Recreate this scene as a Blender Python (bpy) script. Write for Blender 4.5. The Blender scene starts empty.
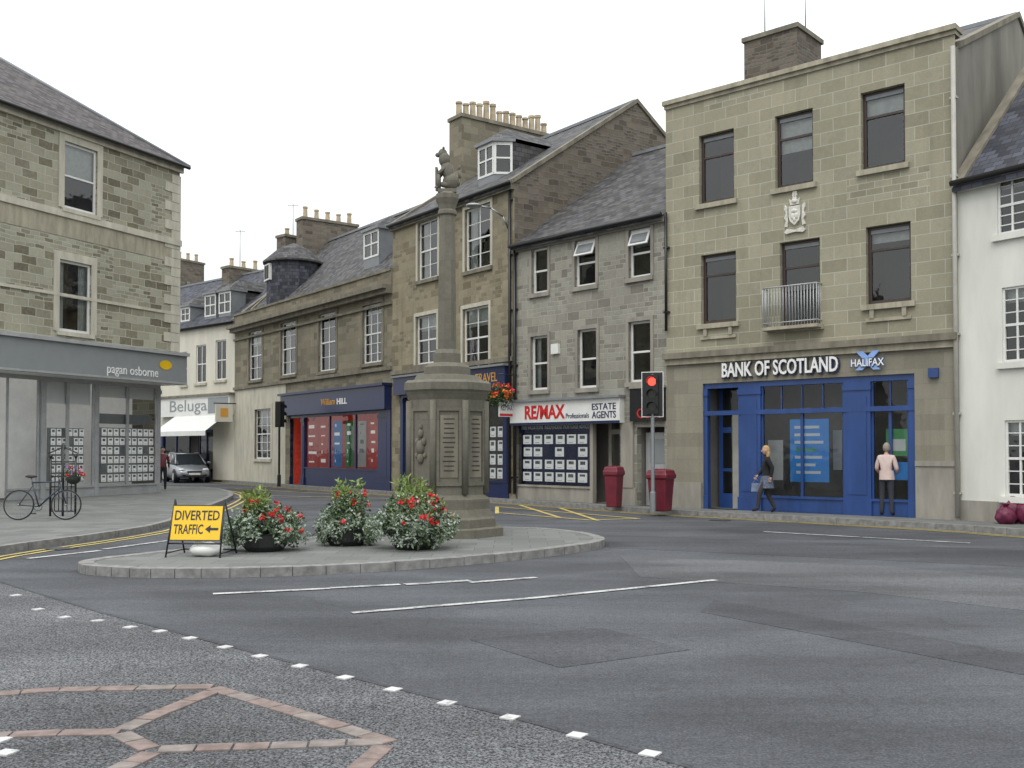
import bpy, math, random
from mathutils import Vector, Matrix
R=random.Random(7)
FPX=1000.; H=1.7; PITCH=math.atan(0.023); ROW=427.; PV=.12
V=Vector
sc=bpy.context.scene
# ---------------------------------------------------------------- survey helpers
def ray(px,py):
    a=(px-512)/FPX; b=(ROW-py)/FPX; c,s=math.cos(PITCH),math.sin(PITCH)
    return V((a,c-b*s,s+b*c))
def G(px,py,z=0.):
    r=ray(px,py); k=(z-H)/r.z
    return (r.x*k,r.y*k)
class Face:
    def __init__(s,P0,P1):
        s.o=V((P0[0],P0[1],0)); e=V((P1[0],P1[1],0)); s.L=(e-s.o).length
        s.t=(e-s.o)/s.L; s.n=V((s.t.y,-s.t.x,0))
    def p(s,u,d,z): return s.o+s.t*u+s.n*d+V((0,0,z))
    def hit(s,px,py,d=0.):
        r=ray(px,py); c=V((0,0,H)); o=s.o+s.n*d
        k=(o-c).dot(s.n)/r.dot(s.n); q=c+r*k
        return (q-s.o).dot(s.t),q.z
    def rect(s,x0,x1,y0,y1,d=0.):
        xm=(x0+x1)/2; ym=(y0+y1)/2
        return (s.hit(x0,ym,d)[0],s.hit(x1,ym,d)[0],s.hit(xm,y1,d)[1],s.hit(xm,y0,d)[1])
    def shifted(s,d):
        a=s.o+s.n*d; b=a+s.t*s.L
        return Face((a.x,a.y),(b.x,b.y))
# ---------------------------------------------------------------- materials
class M:
    def __init__(s,name):
        s.m=bpy.data.materials.new(name); s.m.use_nodes=True; s.t=s.m.node_tree
        s.b=s.t.nodes['Principled BSDF']; s.out=s.t.nodes['Material Output']
    def n(s,typ,**kw):
        nd=s.t.nodes.new(typ)
        for k,v in kw.items(): setattr(nd,k,v)
        return nd
    def l(s,a,b): s.t.links.new(a,b)
    def noise(s,vec,scale,detail=4,rough=.6):
        nd=s.n('ShaderNodeTexNoise'); nd.inputs['Scale'].default_value=scale
        nd.inputs['Detail'].default_value=detail; nd.inputs['Roughness'].default_value=rough
        if vec: s.l(vec,nd.inputs['Vector'])
        return nd.outputs['Fac']
    def ramp(s,fac,stops,interp='LINEAR'):
        nd=s.n('ShaderNodeValToRGB'); r=nd.color_ramp; r.interpolation=interp
        while len(r.elements)<len(stops): r.elements.new(.5)
        for e,(p,c) in zip(r.elements,stops):
            e.position=p; e.color=(c,c,c,1) if isinstance(c,(int,float)) else (*c,1)
        s.l(fac,nd.inputs['Fac']); return nd.outputs['Color']
    def mix(s,fac,a,b,blend='MIX'):
        nd=s.n('ShaderNodeMix',data_type='RGBA',blend_type=blend)
        for k,x in ((0,fac),(6,a),(7,b)):
            if isinstance(x,(int,float)): nd.inputs[k].default_value=x
            elif isinstance(x,tuple): nd.inputs[k].default_value=(*x,1)
            else: s.l(x,nd.inputs[k])
        return nd.outputs[2]
    def pos(s,sx=1,sy=1,sz=1):
        g=s.n('ShaderNodeNewGeometry'); mp=s.n('ShaderNodeMapping'); mp.inputs['Scale'].default_value=(sx,sy,sz)
        s.l(g.outputs['Position'],mp.inputs['Vector']); return mp.outputs['Vector']
    def bump(s,h,strength=.3,dist=.02):
        nd=s.n('ShaderNodeBump'); nd.inputs['Strength'].default_value=strength; nd.inputs['Distance'].default_value=dist
        s.l(h,nd.inputs['Height']); s.l(nd.outputs['Normal'],s.b.inputs['Normal'])
    def math(s,op,a,b=0.,c=0.):
        nd=s.n('ShaderNodeMath',operation=op)
        for k,x in enumerate((a,b,c)):
            if isinstance(x,(int,float)): nd.inputs[k].default_value=x
            else: s.l(x,nd.inputs[k])
        return nd.outputs[0]
def plain(name,c,rough=.6,metal=0.,var=.12,scale=3.,streak=False,emit=None,spec=None):
    m=M(name)
    f=m.noise(m.pos(1,1,.25) if streak else m.pos(),scale,5)
    col=m.ramp(f,[(.3,tuple(x*(1-var) for x in c)),(.7,tuple(min(1,x*(1+var)) for x in c))])
    m.l(col,m.b.inputs['Base Color']); m.b.inputs['Roughness'].default_value=rough; m.b.inputs['Metallic'].default_value=metal
    if spec is not None: m.b.inputs['Specular IOR Level'].default_value=spec
    if emit: m.b.inputs['Emission Color'].default_value=(*emit[0],1); m.b.inputs['Emission Strength'].default_value=emit[1]
    return m.m
def grey(c,g=1.2,ds=.18):
    l=.3*c[0]+.55*c[1]+.15*c[2]; return tuple(min(.6,(x*(1-ds)+l*ds)*g*k) for x,k in zip(c,(.955,1.,.985)))
def stone(name,stops,mortar,bw,bh,msize=.012,wob=.015,stain=.55,small=.4,bumpS=.5,dirt=(.09,.088,.078),g=1.2,ds=.18,mixn=.2):
    m=M(name); uv=m.n('ShaderNodeUVMap'); vec=uv.outputs['UV']
    stops=[(p,grey(c,g,ds)) for p,c in stops]; mortar=grey(mortar,g,ds)
    ns=m.n('ShaderNodeTexNoise'); ns.inputs['Scale'].default_value=2.2; m.l(vec,ns.inputs['Vector'])
    va=m.n('ShaderNodeVectorMath',operation='MULTIPLY_ADD'); m.l(ns.outputs['Color'],va.inputs[0]); va.inputs[1].default_value=(wob*2,)*3; m.l(vec,va.inputs[2])
    vec2=va.outputs[0]
    def brick(w,h):
        b=m.n('ShaderNodeTexBrick'); m.l(vec2,b.inputs['Vector'])
        b.inputs['Color1'].default_value=(0,0,0,1); b.inputs['Color2'].default_value=(1,1,1,1); b.inputs['Mortar'].default_value=(.5,.5,.5,1)
        b.inputs['Scale'].default_value=1; b.inputs['Mortar Size'].default_value=msize; b.inputs['Mortar Smooth'].default_value=.3
        b.inputs['Brick Width'].default_value=w; b.inputs['Row Height'].default_value=h
        return b
    A=brick(bw,bh); Bk=brick(bw*.62,bh*.5)
    sp=m.n('ShaderNodeSeparateXYZ'); m.l(vec2,sp.inputs[0])
    fl=m.math('FLOOR',m.math('DIVIDE',sp.outputs['Y'],bh*2))
    fx=m.math('FLOOR',m.math('DIVIDE',sp.outputs['X'],bw*3))
    wn=m.n('ShaderNodeTexWhiteNoise',noise_dimensions='1D'); m.l(m.math('ADD',fl,m.math('MULTIPLY',fx,7.37)),wn.inputs['W'])
    sel=m.math('LESS_THAN',wn.outputs['Value'],small)
    val=m.mix(sel,A.outputs['Color'],Bk.outputs['Color']); fac=m.mix(sel,A.outputs['Fac'],Bk.outputs['Fac'])
    n1=m.noise(m.pos(),9,6,.7)
    val2=m.mix(mixn,val,m.ramp(n1,[(.3,0.),(.7,1.)]))
    col=m.ramp(val2,stops)
    grain=m.noise(m.pos(),45,4,.7)
    col=m.mix(.35,col,m.ramp(grain,[(.3,.45),(.7,1.05)]),'MULTIPLY')
    col=m.mix(fac,col,mortar)
    big=m.ramp(m.noise(m.pos(.5,.5,.35),1.1,6,.65),[(.38,0.),(.68,1.)])
    stk=m.ramp(m.noise(m.pos(3,3,.22),1.3,5,.7),[(.43,0.),(.73,1.)])
    dd=m.math('MULTIPLY',m.math('MAXIMUM',big,stk),stain)
    col=m.mix(dd,col,m.mix(.55,col,dirt))
    m.l(col,m.b.inputs['Base Color']); m.b.inputs['Roughness'].default_value=.92
    m.b.inputs['Specular IOR Level'].default_value=.2
    hh=m.math('SUBTRACT',m.math('MULTIPLY',n1,.6),fac)
    m.bump(hh,bumpS,.02)
    return m.m
def slate(name,c=(.075,.073,.08),moss=.4):
    m=M(name); uv=m.n('ShaderNodeUVMap')
    b=m.n('ShaderNodeTexBrick'); m.l(uv.outputs['UV'],b.inputs['Vector'])
    b.inputs['Color1'].default_value=(0,0,0,1); b.inputs['Color2'].default_value=(1,1,1,1); b.inputs['Mortar'].default_value=(0,0,0,1)
    b.inputs['Scale'].default_value=1; b.inputs['Mortar Size'].default_value=.008; b.inputs['Brick Width'].default_value=.26; b.inputs['Row Height'].default_value=.17
    col=m.ramp(b.outputs['Color'],[(0,tuple(x*.5 for x in c)),(.5,c),(1,tuple(x*1.7 for x in c))])
    col=m.mix(b.outputs['Fac'],col,(.02,.02,.02))
    mo=m.ramp(m.noise(m.pos(),1.6,6,.7),[(.45,0.),(.7,1.)])
    col=m.mix(m.math('MULTIPLY',mo,moss),col,(.15,.14,.115))
    m.l(col,m.b.inputs['Base Color']); m.b.inputs['Roughness'].default_value=.75; m.b.inputs['Specular IOR Level'].default_value=.3
    m.bump(m.math('ADD',b.outputs['Color'],m.math('MULTIPLY',b.outputs['Fac'],-1.5)),.6,.015)
    return m.m
def asphalt(name,c,patch=.25,speck=.5):
    m=M(name); p=m.pos()
    col=m.ramp(m.noise(p,.35,5,.6),[(.3,tuple(x*(1-patch) for x in c)),(.7,tuple(x*(1+patch) for x in c))])
    sp=m.ramp(m.noise(p,55,3,.8),[(.4,1-speck),(.62,1+speck*.9)])
    sp2=m.ramp(m.noise(p,14,4,.8),[(.35,.78),(.7,1.2)])
    col=m.mix(1.,col,sp,'MULTIPLY'); col=m.mix(1.,col,sp2,'MULTIPLY')
    st=m.ramp(m.noise(m.pos(.16,.9,1),1.,4,.6),[(.40,.8),(.62,1.12)])
    col=m.mix(1.,col,st,'MULTIPLY')
    bl=m.ramp(m.noise(m.pos(.22,.3,1),1.,3,.5),[(.44,.86),(.50,1.08)])
    col=m.mix(1.,col,bl,'MULTIPLY')
    vs=m.n('ShaderNodeTexVoronoi'); vs.inputs['Scale'].default_value=1.3; m.l(p,vs.inputs['Vector'])
    sv=m.ramp(vs.outputs['Distance'],[(.03,.72),(.10,1.)]); col=m.mix(.8,col,sv,'MULTIPLY')
    vo=m.n('ShaderNodeTexVoronoi',feature='DISTANCE_TO_EDGE'); vo.inputs['Scale'].default_value=.28
    nn=m.n('ShaderNodeTexNoise'); nn.inputs['Scale'].default_value=1.5; m.l(p,nn.inputs['Vector'])
    va=m.n('ShaderNodeVectorMath',operation='MULTIPLY_ADD'); m.l(nn.outputs['Color'],va.inputs[0]); va.inputs[1].default_value=(1.2,1.2,0); m.l(p,va.inputs[2]); m.l(va.outputs[0],vo.inputs['Vector'])
    ck=m.ramp(vo.outputs['Distance'],[(0.,.7),(.005,1.)])
    col=m.mix(.6,col,ck,'MULTIPLY')
    m.l(col,m.b.inputs['Base Color']); m.b.inputs['Roughness'].default_value=.85; m.b.inputs['Specular IOR Level'].default_value=.3
    m.bump(m.noise(p,70,3,.8),.5,.01)
    return m.m
def worn(name,c,under,thr=.45):
    m=M(name); n=m.math('ADD',m.math('MULTIPLY',m.noise(m.pos(),22,6,.85),.6),m.math('MULTIPLY',m.noise(m.pos(),2.2,3,.6),.4))
    f=m.ramp(n,[(thr-.05,0.),(thr+.07,1.)])
    col=m.mix(f,under,c); m.l(col,m.b.inputs['Base Color']); m.b.inputs['Roughness'].default_value=.8
    return m.m
def glassmat(name,base=.06,k=1.5,tint=(.85,.9,.9)):
    m=M(name); m.t.nodes.remove(m.b)
    tr=m.n('ShaderNodeBsdfTransparent'); tr.inputs['Color'].default_value=(*tint,1)
    gl=m.n('ShaderNodeBsdfGlossy'); gl.inputs['Roughness'].default_value=.03
    bp=m.n('ShaderNodeBump'); bp.inputs['Strength'].default_value=.12; bp.inputs['Distance'].default_value=.05
    m.l(m.noise(m.pos(),1.7,2),bp.inputs['Height']); m.l(bp.outputs['Normal'],gl.inputs['Normal'])
    fr=m.n('ShaderNodeFresnel'); fr.inputs['IOR'].default_value=1.5
    f=m.math('ADD',m.math('MULTIPLY',fr.outputs[0],k),base)
    mx=m.n('ShaderNodeMixShader'); m.l(f,mx.inputs[0]); m.l(tr.outputs[0],mx.inputs[1]); m.l(gl.outputs[0],mx.inputs[2])
    m.l(mx.outputs[0],m.out.inputs['Surface']); return m.m
def leafmat(name,stops,scale=25):
    m=M(name); col=m.ramp(m.noise(m.pos(),scale,3,.8),stops)
    m.l(col,m.b.inputs['Base Color']); m.b.inputs['Roughness'].default_value=.6; return m.m

S_bank=stone('bank_sandstone',[(0,(.235,.20,.14)),(.35,(.31,.27,.185)),(.75,(.35,.305,.215)),(1,(.27,.235,.17))],(.40,.375,.30),.66,.32,msize=.010,wob=.004,stain=.42,small=.03,bumpS=.22,g=1.2,ds=.15,mixn=.2)
S_bank2=stone('bank_ground_sandstone',[(0,(.22,.185,.13)),(.5,(.27,.23,.165)),(1,(.30,.26,.19))],(.2,.18,.14),.9,.36,msize=.007,wob=.002,stain=.6,small=0,bumpS=.15,g=1.2,ds=.25)
S_grey=stone('grey_pink_sandstone',[(0,(.155,.135,.115)),(.35,(.25,.225,.19)),(.7,(.33,.30,.255)),(1,(.22,.20,.17))],(.31,.29,.25),.5,.27,msize=.014,wob=.03,stain=.5,small=.4,g=1.22,ds=.05)
S_tan=stone('tan_sandstone',[(0,(.15,.115,.07)),(.35,(.27,.215,.135)),(.7,(.34,.28,.18)),(1,(.22,.18,.12))],(.26,.225,.17),.52,.26,msize=.010,wob=.02,stain=.65,small=.4,g=1.17,ds=.12)
S_tan2=stone('weathered_tan_sandstone',[(0,(.14,.115,.08)),(.4,(.225,.185,.125)),(.8,(.28,.235,.16)),(1,(.19,.16,.115))],(.18,.155,.12),.7,.3,msize=.008,wob=.006,stain=.7,small=.2,bumpS=.3,g=1.17,ds=.15)
S_left=stone('buff_rubble_stone',[(0,(.12,.10,.065)),(.22,(.22,.185,.12)),(.45,(.33,.29,.2)),(.75,(.40,.36,.265)),(1,(.46,.425,.325))],(.43,.405,.33),.56,.27,msize=.016,wob=.045,stain=.38,small=.3,g=1.08,ds=.15,mixn=.22)
S_gable=stone('dark_rubble_stone',[(0,(.09,.065,.05)),(.4,(.16,.12,.09)),(.8,(.23,.175,.135)),(1,(.14,.11,.09))],(.17,.145,.12),.42,.2,msize=.02,wob=.07,stain=.6,small=.5,g=1.05)
S_mon=stone('monument_sandstone',[(0,(.15,.13,.10)),(.5,(.205,.18,.14)),(1,(.24,.21,.165))],(.13,.115,.09),1.4,.75,msize=.004,wob=.002,stain=.85,small=0,bumpS=.3,dirt=(.06,.06,.05),g=1.05,ds=.15,mixn=.5)
render_w=plain('weathered_cement_render',(.2,.19,.16),.95,var=.35,scale=1.2,streak=True)
trim_bank=plain('bank_stone_trim',(.34,.31,.235),.9,var=.3,scale=4,streak=True)
trim_buff=plain('buff_stone_trim',(.48,.455,.37),.9,var=.18,scale=4,streak=True)
trim_dark=plain('weathered_stone_trim',(.18,.162,.125),.9,var=.35,scale=3,streak=True)
trim_grey=plain('grey_stone_trim',(.27,.25,.215),.9,var=.25,scale=3,streak=True)
slate1=slate('slate_roof_grey',(.07,.068,.072)); slate2=slate('slate_roof_purple',(.07,.06,.063),.3); slate3=slate('slate_roof_blue',(.055,.058,.075),.15)
lead=plain('lead_sheet',(.2,.21,.22),.5,var=.15)
white=plain('white_paint',(.7,.7,.67),.45,var=.06); cream=plain('cream_paint',(.6,.57,.48),.7,var=.1,streak=True,scale=1.5)
harl=plain('white_harling',(.66,.66,.6),.9,var=.12,streak=True,scale=1.2)
brown=plain('brown_window_paint',(.05,.035,.028),.4); black=plain('black_paint',(.012,.012,.013),.35)
bankblue=plain('royal_blue_paint',(.022,.06,.2),.35,var=.2,streak=True); navy=plain('navy_paint',(.012,.02,.075),.35)
navy2=plain('dark_blue_fascia',(.012,.02,.075),.3)
greyf=plain('grey_fascia_paint',(.24,.255,.26),.35,var=.05); greyl=plain('light_grey_metal',(.42,.43,.43),.4,metal=.3)
inter=plain('room_interior',(.045,.04,.035),.9); inter2=plain('shop_interior',(.2,.19,.17),.9)
inter3=plain('glowing_pale_shop_interior',(.6,.6,.58),.9,emit=((1,.98,.94),.17))  # interior surfaces given a glow of their own, in place of shop lamps
curt=plain('net_curtain',(.55,.55,.52),.9,var=.15,scale=8); glass=glassmat('window_glass',.05,1.3); sglass=glassmat('shop_window_glass',.01,1.0,(.95,.97,.97))
red=plain('red_paint',(.5,.02,.02),.35); yel=plain('yellow_sign_sheet',(.75,.47,.01),.4,var=.05); maroon=plain('maroon_plastic',(.14,.012,.025),.4,var=.2)
orange=plain('orange_paint',(.6,.3,.05),.5); galv=plain('galvanised_steel',(.3,.31,.32),.4,metal=.7); alum=plain('grey_pipe_paint',(.38,.37,.33),.5)
poster=plain('blue_poster',(.04,.24,.62),.4,var=.1,emit=((.04,.3,.7),.08)); green=plain('green_poster',(.1,.4,.15),.4); card=plain('glowing_white_card',(.82,.82,.8),.6,var=.03,emit=((1,1,.98),.22)); photo_c=plain('card_photograph',(.16,.2,.2),.5,var=.8,scale=14)  # added glow on the cards and blue posters, no light panel behind them
redglow=plain('glowing_red_display',(.45,.04,.025),.5,var=.35,scale=5,emit=((.7,.07,.03),.12)); white_t=plain('white_letters',(.78,.78,.76),.5,var=.03)  # red display surfaces glow by themselves, added to brighten the betting shop
sky_sign=plain('pale_blue_letters',(.25,.4,.75),.4); pot_m=plain('clay_chimney_pot',(.42,.35,.24),.9,var=.25); carv=plain('painted_stone_carving',(.6,.58,.52),.8,var=.25,scale=14)
asph=asphalt('road_asphalt',(.086,.089,.098),.2,.4); asph2=asphalt('speckled_surface_dressing',(.115,.117,.123),.14,.9); asph3=asphalt('asphalt_patch',(.068,.07,.078),.15,.35); asph4=asphalt('light_asphalt_patch',(.108,.11,.116),.12,.45)
roadw=worn('white_road_paint',(.5,.5,.49),(.13,.13,.135),.475); studw=worn('stud_white_paint',(.52,.52,.51),(.2,.2,.2),.43); roady=worn('yellow_road_paint',(.52,.41,.11),(.13,.12,.10),.42)
pave=stone('paving_slabs',[(0,(.15,.145,.14)),(.5,(.185,.18,.175)),(1,(.22,.215,.205))],(.09,.09,.085),.6,.45,msize=.006,wob=0,stain=.45,small=0,bumpS=.15,g=1.08)
kerb=plain('granite_kerb',(.21,.205,.195),.85,var=.35,scale=7)
pink=plain('red_block_paver',(.2,.15,.135),.85,var=.35,scale=9); pinks=plain('grey_block_paver',(.2,.17,.155),.85,var=.35,scale=9)
skin=plain('skin',(.5,.3,.22),.6,var=.05)
# ---------------------------------------------------------------- builder
class B:
    def __init__(s,name,loc=(0,0,0)):
        s.e=bpy.data.objects.new(name,None); s.e.empty_display_size=.3; s.e.location=loc; s.loc=V(loc)
        sc.collection.objects.link(s.e); s.parts={}
    def add(s,part,mat,vs,fs,smooth=False):
        k=(part,mat.name,smooth)
        P=s.parts.setdefault(k,[[],[],mat])
        o=len(P[0]); P[0].extend(V(v) for v in vs); P[1].extend([tuple(i+o for i in f) for f in fs])
    def quad(s,part,mat,*pts): s.add(part,mat,pts,[tuple(range(len(pts)))])
    def hexa(s,part,mat,c8):
        s.add(part,mat,c8,[(0,3,2,1),(4,5,6,7),(0,1,5,4),(1,2,6,5),(2,3,7,6),(3,0,4,7)])
    def box(s,part,mat,F,u0,u1,d0,d1,z0,z1):
        p=F.p
        s.hexa(part,mat,[p(u0,d1,z0),p(u1,d1,z0),p(u1,d0,z0),p(u0,d0,z0),p(u0,d1,z1),p(u1,d1,z1),p(u1,d0,z1),p(u0,d0,z1)])
    def obox(s,part,mat,c,sx,sy,sz,rz=0.,rx=0.):
        m=Matrix.Translation(c)@Matrix.Rotation(rz,4,'Z')@Matrix.Rotation(rx,4,'X')
        s.hexa(part,mat,[m@V((x*sx/2,y*sy/2,z*sz/2)) for z in(-1,1) for x,y in((-1,-1),(1,-1),(1,1),(-1,1))])
    def tube(s,part,mat,p0,p1,r,r1=None,n=8,smooth=True):
        p0=V(p0);p1=V(p1); r1=r if r1 is None else r1; a=(p1-p0).normalized()
        x=a.orthogonal().normalized(); y=a.cross(x)
        vs=[p0+(x*math.cos(2*math.pi*i/n)+y*math.sin(2*math.pi*i/n))*r for i in range(n)]+[p1+(x*math.cos(2*math.pi*i/n)+y*math.sin(2*math.pi*i/n))*r1 for i in range(n)]
        fs=[(i,(i+1)%n,n+(i+1)%n,n+i) for i in range(n)]
        s.add(part,mat,vs,fs+[tuple(range(n))[::-1],tuple(range(n,2*n))],smooth)
    def path(s,part,mat,pts,r,n=8):
        for a,b in zip(pts,pts[1:]): s.tube(part,mat,a,b,r,n=n)
    def ring(s,part,mat,c,axis,Rr,r,n=24,m=6):
        c=V(c);a=V(axis).normalized();x=a.orthogonal().normalized();y=a.cross(x);vs=[];fs=[]
        for i in range(n):
            th=2*math.pi*i/n; dr=x*math.cos(th)+y*math.sin(th)
            for j in range(m):
                ph=2*math.pi*j/m; vs.append(c+dr*(Rr+r*math.cos(ph))+a*r*math.sin(ph))
        for i in range(n):
            for j in range(m): fs.append((i*m+j,((i+1)%n)*m+j,((i+1)%n)*m+(j+1)%m,i*m+(j+1)%m))
        s.add(part,mat,vs,fs,True)
    def lathe(s,part,mat,c,prof,n=16,rot=0.,smooth=False):
        vs=[];fs=[]
        for r,z in prof:
            for i in range(n):
                th=rot+2*math.pi*i/n; vs.append((c[0]+r*math.cos(th),c[1]+r*math.sin(th),c[2]+z))
        k=len(prof)
        for j in range(k-1):
            for i in range(n): fs.append((j*n+i,j*n+(i+1)%n,(j+1)*n+(i+1)%n,(j+1)*n+i))
        fs.append(tuple(range(n))[::-1]); fs.append(tuple((k-1)*n+i for i in range(n)))
        s.add(part,mat,vs,fs,smooth)
    def ball(s,part,mat,c,rad,seg=14,rings=10,keep=None,deform=None,M4=None):
        vs=[];fs=[];c=V(c)
        for j in range(rings+1):
            ph=math.pi*j/rings
            for i in range(seg):
                th=2*math.pi*i/seg; q=V((math.sin(ph)*math.cos(th),math.sin(ph)*math.sin(th),math.cos(ph)))
                if deform: q=deform(q)
                q=V((q.x*rad[0],q.y*rad[1],q.z*rad[2]))+c
                vs.append(M4@q if M4 else q)
        for j in range(rings):
            for i in range(seg):
                ph=math.pi*(j+.5)/rings; th=2*math.pi*(i+.5)/seg
                q=V((math.sin(ph)*math.cos(th),math.sin(ph)*math.sin(th),math.cos(ph)))
                if keep and not keep(q): continue
                fs.append((j*seg+i,(j+1)*seg+i,(j+1)*seg+(i+1)%seg,j*seg+(i+1)%seg))
        s.add(part,mat,vs,fs,True)
    def text(s,part,mat,F,txt,r,d=.02,ext=.015,bold=0.):
        cu=bpy.data.curves.new('tmp','FONT'); cu.body=txt; cu.extrude=.02; cu.offset=bold; cu.resolution_u=3
        o=bpy.data.objects.new('tmp',cu); sc.collection.objects.link(o); bpy.context.view_layer.update()
        me=bpy.data.meshes.new_from_object(o.evaluated_get(bpy.context.evaluated_depsgraph_get()))
        xs=[v.co.x for v in me.vertices]; ys=[v.co.y for v in me.vertices]
        x0,x1,y0,y1=min(xs),max(xs),min(ys),max(ys)
        u0,u1,z0,z1=r
        vs=[F.p(u0+(v.co.x-x0)/(x1-x0)*(u1-u0), d+(v.co.z/.02)*ext, z0+(v.co.y-y0)/(y1-y0)*(z1-z0)) for v in me.vertices]
        s.add(part,mat,vs,[tuple(p.vertices) for p in me.polygons])
        bpy.data.objects.remove(o); bpy.data.meshes.remove(me); bpy.data.curves.remove(cu)
    def done(s,bevel=None):
        for (part,mn,sm),(vs,fs,mat) in s.parts.items():
            me=bpy.data.meshes.new(part); me.from_pydata([v-s.loc for v in vs],[],fs); me.update()
            uvl=me.uv_layers.new(name='UVMap')
            dat=[0.]*(2*len(me.loops))
            for p in me.polygons:
                nz=p.normal
                h=math.hypot(nz.x,nz.y)
                if h<.3: tx,ty=(1,0);flat=True
                else: tx,ty=(-nz.y/h,nz.x/h);flat=False
                for li in p.loop_indices:
                    co=vs[me.loops[li].vertex_index]
                    if flat: dat[2*li]=co.x;dat[2*li+1]=co.y
                    else: dat[2*li]=co.x*tx+co.y*ty; dat[2*li+1]=co.z/h
            uvl.data.foreach_set('uv',dat)
            if sm: me.polygons.foreach_set('use_smooth',[True]*len(me.polygons))
            me.materials.append(mat)
            o=bpy.data.objects.new(part,me); sc.collection.objects.link(o); o.parent=s.e
            if bevel and not sm:
                bv=o.modifiers.new('bv','BEVEL'); bv.width=bevel; bv.segments=2; bv.limit_method='ANGLE'
# ---------------------------------------------------------------- building helpers
def wall(b,F,u0,u1,z0,z1,ops,mat,reveal=.2,d=0.,part='walls'):
    us=sorted({u0,u1,*[x for o in ops for x in o[:2]]}); zs=sorted({z0,z1,*[x for o in ops for x in o[2:4]]})
    us=[u for u in us if u0<=u<=u1]; zs=[z for z in zs if z0<=z<=z1]
    for a,c in zip(us,us[1:]):
        for e,g in zip(zs,zs[1:]):
            um=(a+c)/2; zm=(e+g)/2
            if any(o[0]<um<o[1] and o[2]<zm<o[3] for o in ops): continue
            b.quad(part,mat,F.p(a,d,e),F.p(c,d,e),F.p(c,d,g),F.p(a,d,g))
    for o in ops:
        a,c,e,g=o; q=F.p; r=d-reveal
        b.quad(part,mat,q(a,d,e),q(a,d,g),q(a,r,g),q(a,r,e))
        b.quad(part,mat,q(c,d,e),q(c,r,e),q(c,r,g),q(c,d,g))
        b.quad(part,mat,q(a,d,g),q(c,d,g),q(c,r,g),q(a,r,g))
        b.quad(part,mat,q(a,d,e),q(a,r,e),q(c,r,e),q(c,d,e))
def room(b,F,o,d0,depth,mat,part='interior'):
    a,c,e,g=o; q=F.p; a-=.02;c+=.02;e-=.02;g+=.02; r=d0-depth
    b.quad(part,mat,q(a,r,e),q(c,r,e),q(c,r,g),q(a,r,g))
    b.quad(part,mat,q(a,d0,e),q(a,r,e),q(a,r,g),q(a,d0,g)); b.quad(part,mat,q(c,d0,e),q(c,r,e),q(c,r,g),q(c,d0,g))
    b.quad(part,mat,q(a,d0,e),q(c,d0,e),q(c,r,e),q(a,r,e)); b.quad(part,mat,q(a,d0,g),q(c,d0,g),q(c,r,g),q(a,r,g))
def window(b,F,o,fm,reveal=.2,cols=1,rows=(.5,),bars=0,curtain=None,sill=None,fw=.06,surround=None,sw=.14):
    a,c,e,g=o; D=-reveal
    bx=lambda *x: b.box('window_frames',fm,F,*x)
    bx(a,a+fw,D,D+.06,e,g); bx(c-fw,c,D,D+.06,e,g); bx(a+fw,c-fw,D,D+.061,g-fw,g); bx(a+fw,c-fw,D,D+.062,e,e+fw*1.3)
    for r in rows:
        z=e+(g-e)*r; bx(a+fw,c-fw,D+.002,D+.057,z-.028,z+.028)
    for i in range(1,cols):
        u=a+(c-a)*i/cols; bx(u-.022,u+.022,D+.004,D+.05,e+fw,g-fw)
    if bars:
        for i in range(1,bars+1):
            for k in range(2):
                z=e+(g-e)*(k*.5+.5*i/(bars+1)); bx(a+fw,c-fw,D+.006,D+.045,z-.011,z+.011)
    zm=e+(g-e)*(rows[0] if rows else 1.); tl=R.uniform(-.006,.006)
    b.quad('window_glass',glass,F.p(a,D+.02,e),F.p(c,D+.02+tl,e),F.p(c,D+.02+tl,zm),F.p(a,D+.02,zm))
    b.quad('window_glass',glass,F.p(a,D+.035,zm),F.p(c,D+.035-tl,zm),F.p(c,D+.035-tl,g),F.p(a,D+.035,g))
    room(b,F,o,D-.01,1.0,inter)
    w=c-a;h=g-e
    if curtain=='nets':
        for s0,s1 in((a,a+w*.27),(c-w*.27,c)):
            n=6
            for i in range(n):
                x0=s0+(s1-s0)*i/n;x1=s0+(s1-s0)*(i+1)/n; dd=(.03,0) if i%2 else (0,.03)
                b.quad('curtains',curt,F.p(x0,D-.1-dd[0],e),F.p(x1,D-.1-dd[1],e),F.p(x1,D-.1-dd[1],g),F.p(x0,D-.1-dd[0],g))
    elif isinstance(curtain,float):
        z=g-h*curtain; b.quad('blinds',curt,F.p(a,D-.08,z),F.p(c,D-.08,z),F.p(c,D-.08,g),F.p(a,D-.08,g))
    if sill: b.box('window_sills',sill,F,a-.1,c+.1,-.03,.09,e-.13,e)
    if surround:
        s=surround
        b.box('window_surrounds',s,F,a-sw,a,-.02,.035,e,g); b.box('window_surrounds',s,F,c,c+sw,-.02,.035,e,g)
        b.box('window_surrounds',s,F,a-sw,c+sw,-.02,.037,g,g+sw*1.2)
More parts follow.
